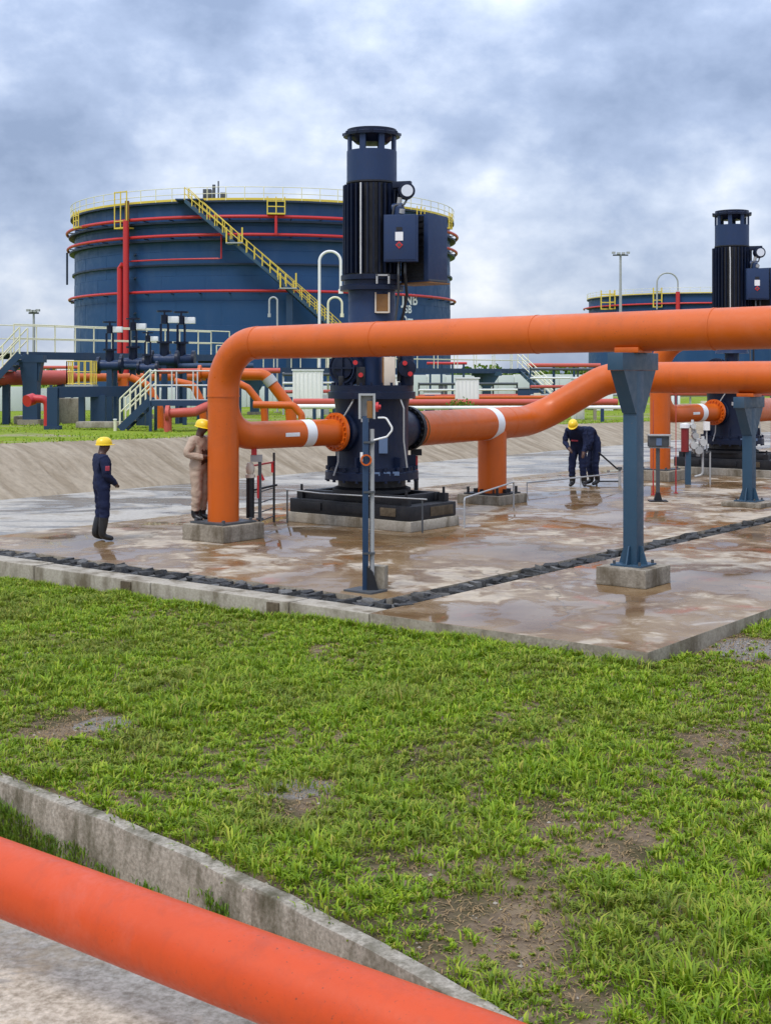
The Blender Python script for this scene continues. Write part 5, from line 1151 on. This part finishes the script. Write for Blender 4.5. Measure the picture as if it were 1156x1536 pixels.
# --- left raised walkway, in front of the near tank
WS = -45.0
w0, w1_ = on_s(22, WS, 0), on_s(345, WS, 0)
t, a, b, d, n = walkway(w0, w1_, 3.72, 1.3, 'left raised walkway with pale rails before the big tank', rmat=PALEY)
tee_column(P(48, 618, 50.5), 3.55, 'dark blue tee column under the left end of the walkway', .55, 1.0)
tee_column(on_s(232, WS, 0) + n * .6, 3.55, 'dark blue tee column beneath the walkway behind the valves', .4, 1.5)
tee_column(on_s(335, WS, 0) + n * .6, 3.55, 'dark blue tee column behind the left orange riser', .4, 1.5)
sl = P(36, 531, 50.2); ft = P(-40, 612, 50.2)
stair(sl, Vector((ft.x, ft.y, max(ft.z, pz(ft)))), 1.1, 'blue stair descending at the left edge from the raised walkway', Vector((0, 1, 0)), STEELD, PALEY)
w2_, w3_ = on_s(352, -47, 0), on_s(792, -47, 0)
t, a, b, d, n = walkway(w2_, w3_, 3.14, 1.3, 'long raised walkway seen between the orange pipes behind the pump', rmat=PALEY)
tee_column(on_s(741, -47, 0) + n * .6, 2.98, 'blue tee column under the right end of the long walkway', .55, 1.9, STEEL)
tee_column(on_s(560, -47, 0) + n * .6, 2.98, 'blue tee column of the long walkway hidden behind the pump', .5, 1.8, STEEL)
tee_column(on_s(395, -47, 0) + n * .6, 2.98, 'blue tee column of the long walkway near the orange elbow', .45, 1.6, STEEL)
s_top = b + n * .65; s_top.z = 3.10; s_ft = P(842, 607, 82); s_ft.z = pz(s_ft)
stair(s_top, s_ft, 1.25, 'blue stair coming down at the right end of the long walkway', Vector((.35, .94, 0)).normalized(), STEEL)
# --- big red header pipe on the left
def header():
    a = P(-60, 567, 48.0); b = on_s(108, -42.5, a.z); a = on_s(-60, -42.5, 0); a.z = b.z = 2.68
    t = thing('header_pipe', Vector((a.x, a.y, 1.1)), 'thick red header pipe at the far left under the walkway', 'pipe')
    MB().tube([a, b], .29, 24).build('pipe_run', DRED, t)
    c = on_s(390, -42.5, 2.70); MB().tube([b, c], .17, 18).build('pipe_run', ORANGE, t)
    for x in (10, 92, 180, 300): q = on_s(x, -42.5, 0); zg = pz(q); MB().box(Vector((q.x, q.y, (zg + 2.4) / 2)), (.25, .25, 2.55 - zg)).build('sleeper_post', STEELD, t)
    for x in (185,): q = on_s(x, -42.4, 2.45); MB().box(q, (.35, .3, .4)).build('orange_shoe', ORANGE, t)
    # yellow guard cage
    q = P(123, 577, 48.5); t = thing('guard_cage', Vector((q.x, q.y, q.z)), 'small yellow guard cage in front of the header pipe', 'guard rail')
    c = q - Vector((.45, .4, 0)); pts = [c, c + Vector((.9, 0, 0)), c + Vector((.9, .8, 0)), c + Vector((0, .8, 0)), c]
    rails(t, pts, .85, YEL, .24, mids=(.05, .55), r=.018, pw=.032)
    MB().box(q + Vector((0, 0, -.03)), (1.0, .9, .06)).build('cage_floor', GREY, t); MB().box(Vector((q.x, q.y, (q.z + 1) / 2 - .03)), (.2, .2, q.z - 1.0)).build('cage_post', STEELD, t)
header()
def hydrant():
    p = P(72, 628, 45.0); p.z = 1.02; Z = Zv
    t = thing('fire_hydrant', p, 'bright red swan-neck hydrant pipe on the grass at far left', 'hydrant')
    MB().tube(fillet([p, p + Z * .95, p + Vector((-.55, 0, .98)), p + Vector((-.62, -.02, .92))], [.22, .05], 8), .135, 18).build('bend', RED, t)
    MB().cyl(p + Vector((-.52, .1, .96)), p + Vector((-.66, -.16, .90)), .20, 20).build('outlet', RED, t)
    q = P(80, 635, 44.5); q.z = 1.0
    t = thing('blue_frame', q, 'blue steel post and beam frame beside the red hydrant', 'steel frame')
    MB().box(q + Z * .68, (.34, .3, 1.4)).build('post', STEELD, t); MB().box(q + Z * .03, (.5, .45, .14)).build('foot', STEELD, t)
    r = P(212, 586, 47.5); r.z = 2.22
    MB().bar(q + Vector((.1, .1, 1.22)), r, .25, .36).build('beam', STEELD, t)
    for x in (140,): s = q.lerp(r, .5); MB().box(Vector((s.x, s.y, 1.55)), (.5, .3, 1.1)).build('post', STEELD, t)
    MB().box(Vector((r.x, r.y, 1.6)), (.3, .3, 1.2)).build('post', STEELD, t)
    for k, (x, y, w, h, m_, lab) in enumerate(((39, 617, .55, .3, CONCL, 'small pale concrete block on the grass at far left'), (100, 605, 1.0, 1.0, CONC, 'grey concrete block behind the blue steel frame'))):
        c = P(x, y, 52.0); zg = pz(c); o = MB().box(Vector((0, 0, h / 2)), (w * 1.3, .9, h)).build('concrete_block', m_, bevel=.03); o.location = (c.x, c.y, zg - .03); tag(o, lab, 'block')
hydrant()
def valve(px, y, Y, sc, label):
    c = P(px, y, Y); t = thing('gate_valve', c, label, 'valve', 'blue gate valves')
    MB().cyl(c + Vector((-.42 * sc, 0, 0)), c + Vector((.42 * sc, 0, 0)), .20 * sc, 18).build('valve_body', NAVYL, t)
    for e in (-.42, .42): MB().cyl(c + Vector(((e - .05) * sc, 0, 0)), c + Vector(((e + .05) * sc, 0, 0)), .32 * sc, 20).build('end_flange', NAVY, t)
    MB().cyl(c, c + Zv * .55 * sc, .16 * sc, 16).build('bonnet', NAVY, t); MB().cyl(c + Zv * .55 * sc, c + Zv * .62 * sc, .26 * sc, 18).build('bonnet_flange', NAVY, t)
    for e in (-.12, .12): MB().bar(c + Vector((e * sc, 0, .62 * sc)), c + Vector((e * sc, 0, 1.2 * sc)), .07 * sc, .07 * sc).build('yoke', NAVY, t)
    MB().cyl(c + Zv * 1.2 * sc, c + Zv * 1.5 * sc, .12 * sc, 14).build('actuator', NAVY, t)
    MB().box(c + Vector((.30 * sc, 0, 1.34 * sc)), (.34 * sc, .22 * sc, .22 * sc)).build('gearbox', WHITE, t, bevel=.02)
    mb = MB(); ring(mb, c + Vector((0, -.02, 1.62 * sc)), (0, 0, 1), .26 * sc, .21 * sc, .05 * sc, 20); mb.bar(c + Vector((-.23 * sc, 0, 1.62 * sc)), c + Vector((.23 * sc, 0, 1.62 * sc)), .04, .04); mb.cyl(c + Zv * 1.45 * sc, c + Zv * 1.66 * sc, .04, 8); mb.build('hand_wheel', NAVY, t)
    zg = pz(c); MB().box(Vector((c.x, c.y, (zg + c.z) / 2 - .08)), (.2, .25, c.z - zg)).build('valve_stand', STEELD, t)
    return t
for i, (px, y, Y, sc, lab) in enumerate(((165, 548, 50, 1.0, 'leftmost dark blue gate valve before the big tank'), (200, 545, 51, 1.05, 'second dark blue gate valve from the left, below the red risers'),
      (247, 540, 51, 1.15, 'tall dark blue gate valve left of the white gearbox pair'), (272, 540, 52, 1.15, 'tall dark blue gate valve nearest the orange riser'), (222, 552, 49, .8, 'small dark blue valve low between the taller valves'))): valve(px, y, Y, sc, lab)
def valve_pipe():
    for i, (x0, x1, y, Y, r, m_, lab) in enumerate(((150, 380, 550, 50.6, .12, STEELD, 'dark blue pipe joining the gate valves'), (215, 420, 557, 49.0, .10, DRED, 'thin red pipe in front of the valve row'), (585, 925, 604, 62, .16, DRED, 'long faded red pipe low behind the lower orange pipe'), (585, 840, 597, 66, .10, ORANGE, 'thin orange pipe above the faded red pipe'), (560, 940, 612, 58, .08, PALEW, 'thin pale pipe on the berm grass'))):
        a, b = P(x0, y, Y), P(x1, y - 1, Y * 1.02); t = thing('process_pipe', Vector((a.x, a.y, a.z)), lab, 'pipe', 'process pipes')
        MB().tube([a, b], r, 14).build('pipe_run', m_, t)
        for k in range(5):
            q = a.lerp(b, (k + .5) / 5); zg = pz(q); MB().box(Vector((q.x, q.y, (zg + q.z) / 2 - .05)), (.14, .14, max(.05, q.z - zg))).build('pipe_post', STEELD if Y < 60 else CONC, t)
valve_pipe()
# orange elbows seen through the loop of the left riser
def elbows():
    specs = [([(300, 560), (398, 562), (436, 612)], 47.0, .20, 'orange elbow pipe with grey joint seen through the riser loop'),
             ([(352, 572), (372, 582), (396, 612)], 45.0, .12, 'thinner orange inclined pipe inside the riser loop'),
             ([(196, 566), (222, 578), (240, 612)], 46.5, .13, 'orange inclined pipe behind the white stair rails'),
             ([(262, 572), (290, 578), (304, 606)], 46.5, .13, 'second orange inclined pipe beside the left riser'),
             ([(380, 607), (440, 608), (452, 622)], 44.0, .12, 'low orange pipe at the foot of the elbow pipe')]
    for pts, Y, r, lab in specs:
        q = [P(x, y, Y) for x, y in pts]; t = thing('elbow_pipe', q[-1], lab, 'pipe', 'orange elbow pipes')
        e = q[-1] + Vector((.05, 0, 0)); e.z = pz(e) - .05
        MB().tube(fillet(q + [e], [r * 2, r * 1.2], 8), r, 18).build('pipe_run', ORANGE, t)
        if r > .15:
            mb = MB(); dd = (q[2] - q[1]).normalized(); mb.cyl(q[1] + dd * .12, q[1] + dd * .42, r + .03, 20); mb.build('grey_joint', GREY, t)
            mb = MB(); mb.cyl(q[0] - Vector((.05, 0, 0)), q[0] + Vector((.05, 0, 0)), r * 1.5, 18); mb.build('flange', ORANGE, t)
            q0 = q[0] + Vector((.3, 0, 0)); zg = pz(q0); MB().box(Vector((q0.x, q0.y, (zg + q0.z) / 2)), (.16, .16, q0.z - zg)).build('post', STEELD, t)
    p = P(272, 622, 43.0); q = P(312, 612, 43.6); t = thing('red_spool', P(246, 632, 43), 'short flanged orange red spool pipe on the grass left of the beige worker', 'pipe')
    a = P(252, 620, 43.2); MB().tube([a, P(292, 618, 43.2), P(318, 606, 43.6)], .15, 16).build('pipe_run', DRED, t); MB().cyl(a - Vector((.06, 0, 0)), a + Vector((.06, 0, 0)), .26, 18).build('flange', DRED, t); MB().cyl(a + Vector((.0, 0, 0)), Vector((a.x, a.y, pz(a) - .02)), .13, 12).build('leg', DRED, t)
elbows()
# crossover platform with white rails and stairs left of the riser
def crossover():
    Y = 43.5; z = P(0, 600, Y).z; zg = 1.0
    a, b = P(226, 600, Y), P(322, 600, Y); t = thing('crossover_platform', Vector((a.x, a.y, zg)), 'low white railed crossover platform left of the orange riser', 'platform')
    MB().box((a + b) / 2 + Vector((0, .5, -.03)), ((b - a).length, 1.0, .06)).build('deck', GREY, t); MB().box((a + b) / 2 + Vector((0, -.02, -.10)), ((b - a).length, .05, .18)).build('edge_beam', STEELD, t)
    for y_ in (0, 1.0): rails(t, [a + Vector((0, y_, 0)), b + Vector((0, y_, 0))], .95, PALEG, .62, r=.024, pw=.04)
    for q in (a, b, a + Vector((0, 1, 0)), b + Vector((0, 1, 0))): MB().box(Vector((q.x, q.y, (zg + q.z) / 2 - .05)), (.09, .09, q.z - zg)).build('leg', STEELD, t)
    top = a + Vector((0, .5, 0)); foot = P(198, 640, Y) + Vector((0, .5, 0)); foot.z = zg
    foot = Vector((a.x - 1.0, a.y + .5, zg + .02)); stair(top, foot, .95, 'dark stair with striped rails down from the crossover platform', Vector((0, 1, 0)), STEELD, PALEY)
    q = P(155, 621, 44); q.z = 1.0; o = MB().box(Vector((0, 0, .16)), (1.7, .5, .2)).build('concrete_beam', CONCL, bevel=.03); o.location = q; tag(o, 'long pale concrete beam lying on the grass below the valves', 'beam')
    q = P(173, 636, 42.5); q.z = .98; t = thing('marker_post', q, 'short pale yellow marker post on the berm edge', 'post'); MB().cyl(q, q + Zv * .38, .05, 10).build('post', PALEY, t); MB().cyl(q + Zv * .38, q + Zv * .42, .06, 10).build('cap', WHITE, t)
crossover()
def far_clutter():
    specs = [(790, 900, 548, 92, .14, DRED, 'red overhead pipe beyond the right walkway stair'), (640, 700, 545, 95, .10, RED, 'short red overhead pipe beyond the walkway rails'), (5, 118, 551, 75, .09, DRED, 'thin red pipe on the horizon under the left walkway'), (930, 1160, 590, 70, .13, DRED, 'red pipe low behind the blue supports at right'), (440, 560, 603, 58, .15, DRED, 'low red pipe behind the banded branch pipe'), (430, 545, 610, 55, .10, PALEW, 'pale pipe lying before the low red pipe')]
    for x0, x1, y, Y, r, m_, lab in specs:
        a, b = P(x0, y, Y), P(x1, y, Y); t = thing('rack_pipe', a, lab, 'pipe', 'far rack pipes'); MB().tube([a, b], r, 12).build('pipe_run', m_, t)
        for k in range(4):
            q = a.lerp(b, (k + .3) / 3.6); zg = pz(q); MB().box(Vector((q.x, q.y, (zg + q.z) / 2 - .04)), (.14, .14, max(.06, q.z - zg))).build('rack_post', STEELD, t)
    for x0, x1, Y, zt, lab in ((628, 775, 76, 1.7, 'grey pipe rack of stacked lines right of the pump'), (795, 935, 80, 2.6, 'grey pipe rack beyond the right walkway stair'), (425, 500, 68, 2.2, 'grey pipe rack seen through the riser loop'), (930, 1170, 84, 2.3, 'grey pipe rack behind the far pump')):
        a, b = P(x0, 590, Y), P(x1, 590, Y * 1.03); zg = pz(a); a.z = b.z = zg; t = thing('pipe_rack', a, lab, 'pipe rack', 'far pipe racks'); n_ = max(3, int((b - a).length / 1.4))
        for k in range(n_ + 1): q = a.lerp(b, k / n_); MB().box(q + Zv * (zt / 2 - .03), (.10, .10, zt + .06)).build('rack_post', random.choice((GREYD, STEELD, GREY)), t)
        for k, (m_, r_) in enumerate(((GREY, .07), (DRED, .09), (PALEW, .06), (GREYD, .08))): zz = zt * (.35 + .2 * k) ; MB().tube([a + Zv * zz - Vector((0, .12, 0)), b + Zv * zz - Vector((0, .12, 0))], r_, 8).build('rack_line', m_, t)
        for k in range(n_): q = a.lerp(b, (k + random.uniform(.2, .8)) / n_) - Vector((0, .25, 0)); hh = random.uniform(.4, 1.1); MB().box(q + Zv * hh / 2, (random.uniform(.2, .7), .3, hh)).build('junction_cabinet', random.choice((GREY, GREYD, WHITE, STEELD, CREAM)), t, bevel=.02)
    for x, yb, Y, h, w, m_, lab in ((512, 600, 66, 1.5, .7, GREYD, 'dark equipment box left of the pump casing in the background'), (664, 588, 80, 1.6, .5, GREYD, 'dark slim box before the white wall right of the pump'), (648, 585, 78, 1.2, 1.0, WHITE, 'white low tank box beside the dark slim box'), (790, 590, 84, 1.3, 1.4, STEELD, 'dark blue skid box under the right walkway stair'), (905, 590, 80, 1.4, 1.0, WHITE, 'white box left of the large blue support')):
        c = P(x, yb, Y); c.z = pz(c) - .03; t = thing('equipment_box', c, lab, 'box', 'background equipment'); MB().box(c + Zv * h / 2, (w, .7, h)).build('housing', m_, t, bevel=.03); MB().box(c + Zv * (h + .04), (w * 1.1, .8, .08)).build('lid', GREY, t)
far_clutter()
# white panel wall across the back
def panel_wall():
    t = thing('panel_wall', on_s(500, -62, .9), 'long whitewashed panel wall behind the process pipes', 'wall')
    k = -30.0; first = None
    p0 = on_s(-80, -62, 0); p1 = on_s(1260, -62, 0); L = (p1 - p0).length; n = int(L / 2.5); d = (p1 - p0) / n
    for i in range(n):
        q = p0 + d * (i + .5); zg = pz(q); h = 2.15 if 14 < i else 1.35
        h = h + random.uniform(-.05, .05)
        o = MB().box(Vector((0, 0, 0)), (2.44, .14, h)).build('wall_panel', PALEW, t, world=False, bevel=.02)
        o.matrix_local = MW[t.name].inverted() @ Matrix.Translation(Vector((q.x, q.y, zg + h / 2 - .05))) @ Matrix.Rotation(math.atan2(d.y, d.x), 4, 'Z')
    return t
panel_wall()
def cabinets():
    for x, y0, y1, w, lab in ((462, 556, 602, 44, 'white equipment cabinet left of the pump behind the loop'), (598, 566, 602, 40, 'white corrugated cabinet right of the pump casing'), (700, 568, 598, 34, 'small white cabinet behind the blue tee column'), (866, 568, 592, 16, 'narrow pale box near the right walkway stair')):
        Y = 64.0; a = P(x, y1, Y); zg = pz(a) - .03; zt = P(x, y0, Y).z; ww = w / FPX * Y; c = Vector((a.x, Y, zg)); t = thing('equipment_cabinet', c, lab, 'cabinet', 'white cabinets')
        MB().box(c + Zv * (zt - zg) / 2, (ww, .9, zt - zg)).build('cabinet_body', PALEW, t, bevel=.02)
        nn = max(3, int(ww / .18))
        for k in range(nn): MB().box(c + Vector((-ww / 2 + ww * (k + .5) / nn, -.46, (zt - zg) / 2)), (.05, .03, (zt - zg) * .92)).build('rib', PALEW, t)
        MB().box(c + Zv * (zt - zg + .03), (ww + .1, 1.0, .06)).build('roof_sheet', WHITE, t)
cabinets()
# masts, gooseneck vents and lamps
def mast(px, ytop, ybase, Y, label, r=.16, arms=True):
    c = P(px, ybase, Y); c.z = pz(c); zt = P(px, ytop, Y).z; t = thing('light_mast', c, label, 'light mast', 'light masts')
    MB().cyl(c - Zv * .05, Vector((c.x, c.y, zt)), r, 10, r * .6).build('pole', GREY, t)
    w = .8 if arms else .45
    MB().bar(Vector((c.x - w, c.y, zt + .02)), Vector((c.x + w, c.y, zt + .02)), .14, .14).build('cross_arm', GREYD, t)
    for e in (-1, -.3, .35, 1): MB().box(Vector((c.x + e * w * .95, c.y - .2, zt + .16 + .1 * abs(e))), (.34, .3, .2)).build('floodlight', GREY, t)
mast(930, 383, 560, 140, 'tall light mast on the skyline left of the far pump', .2)
mast(51, 470, 565, 120, 'slender light mast on the skyline at far left', .16, False)
def goose(px0, px1, ytop, ybase, Y, label, r=.06, mat=GREY):
    a = P(px0, ybase, Y); b = P(px1, ybase, Y); zt = P(px0, ytop, Y).z; zg = pz(a); w = abs(b.x - a.x) / 2
    t = thing('gooseneck_vent', Vector((a.x, a.y, zg)), label, 'vent pipe', 'gooseneck vents')
    MB().tube(fillet([Vector((a.x, a.y, zg - .05)), Vector((a.x, a.y, zt)), Vector((b.x, b.y, zt)), Vector((b.x, b.y, zt - (2.2 if w > .4 else 1.0)))], [w * .98, w * .98], 10), r, 10).build('vent_pipe', mat, t)
    MB().cyl(Vector((b.x, b.y, zt - (2.35 if w > .4 else 1.1))), Vector((b.x, b.y, zt - (2.1 if w > .4 else .9))), r * 1.7, 10).build('vent_mouth', mat, t)
    MB().box(Vector((a.x, a.y, zg + .02)), (.4, .4, .1)).build('foot', CONC, t)
goose(479, 511, 377, 540, 74, 'tall pale gooseneck vent before the tank, left of the motor', .075, PALEW)
goose(492, 513, 446, 540, 74, 'short pale yellow gooseneck vent beside the taller one', .06, PALEY)
goose(416, 404, 446, 540, 74, 'small grey gooseneck lamp post before the tank stair', .05, GREY)
# far bushes on the skyline
def bush(px, ybase, Y, h, w, label):
    c = P(px, ybase, Y); c.z = pz(c) - .1; t = thing('bush', c, label, 'bush', 'distant bushes')
    n = 700; a = rng.normal(0, 1, (n, 3)); a /= np.linalg.norm(a, axis=1)[:, None]; rr = rng.uniform(.3, 1, n) ** .5 * (1 + .25 * np.sin(a[:, 0] * 7) * np.cos(a[:, 1] * 5))
    x = a[:, 0] * rr * w / 2; y = a[:, 1] * rr * w / 2; z = h * .55 + a[:, 2] * rr * h * .5
    v = blades(n, x, y, np.maximum(z, 0), rng.uniform(.12, .3, n) * h * .5, rng.uniform(.1, .2, n) * h * .4, rng.uniform(0, 1, n), .8)
    o = blade_mesh('foliage', v, WEED); o.parent = t
    MB().cyl(c, c + Zv * h * .6, .06, 8).build('stem', RUST, t)
for q in ((82, 560, 150, 2.6, 5.0, 'low dark bush on the horizon under the left walkway'), (690, 602, 60, 1.0, 1.6, 'green bush before the white panels right of the pump'), (712, 604, 59, .7, 1.0, 'small green bush beside the larger one right of the pump'), (925, 556, 150, 3.2, 5.5, 'bushy crown on the horizon behind the large blue support'), (655, 600, 60, .5, .8, 'tiny green bush near the pump casing')): bush(*q)
def far_hedge():
    n = 9000; x = rng.uniform(-130, 260, n); y = 420 + rng.uniform(0, 12, n); hmax = 3.2 + 1.6 * patch_noise(x * .2, y * 0, 1.3, 33); z = .4 + rng.uniform(0, 1, n) * np.maximum(hmax, .8)
    v = blades(n, x, y, z, rng.uniform(.8, 1.8, n), rng.uniform(.7, 1.4, n), rng.uniform(0, 1, n), .8); tag(stuff(blade_mesh('far_hedge', v, WEED)), 'distant dark green tree line along the horizon', 'tree line')
far_hedge()
print('objects', len(bpy.data.objects), 'tris', sum(len(o.data.polygons) for o in bpy.data.objects if o.type == 'MESH'))
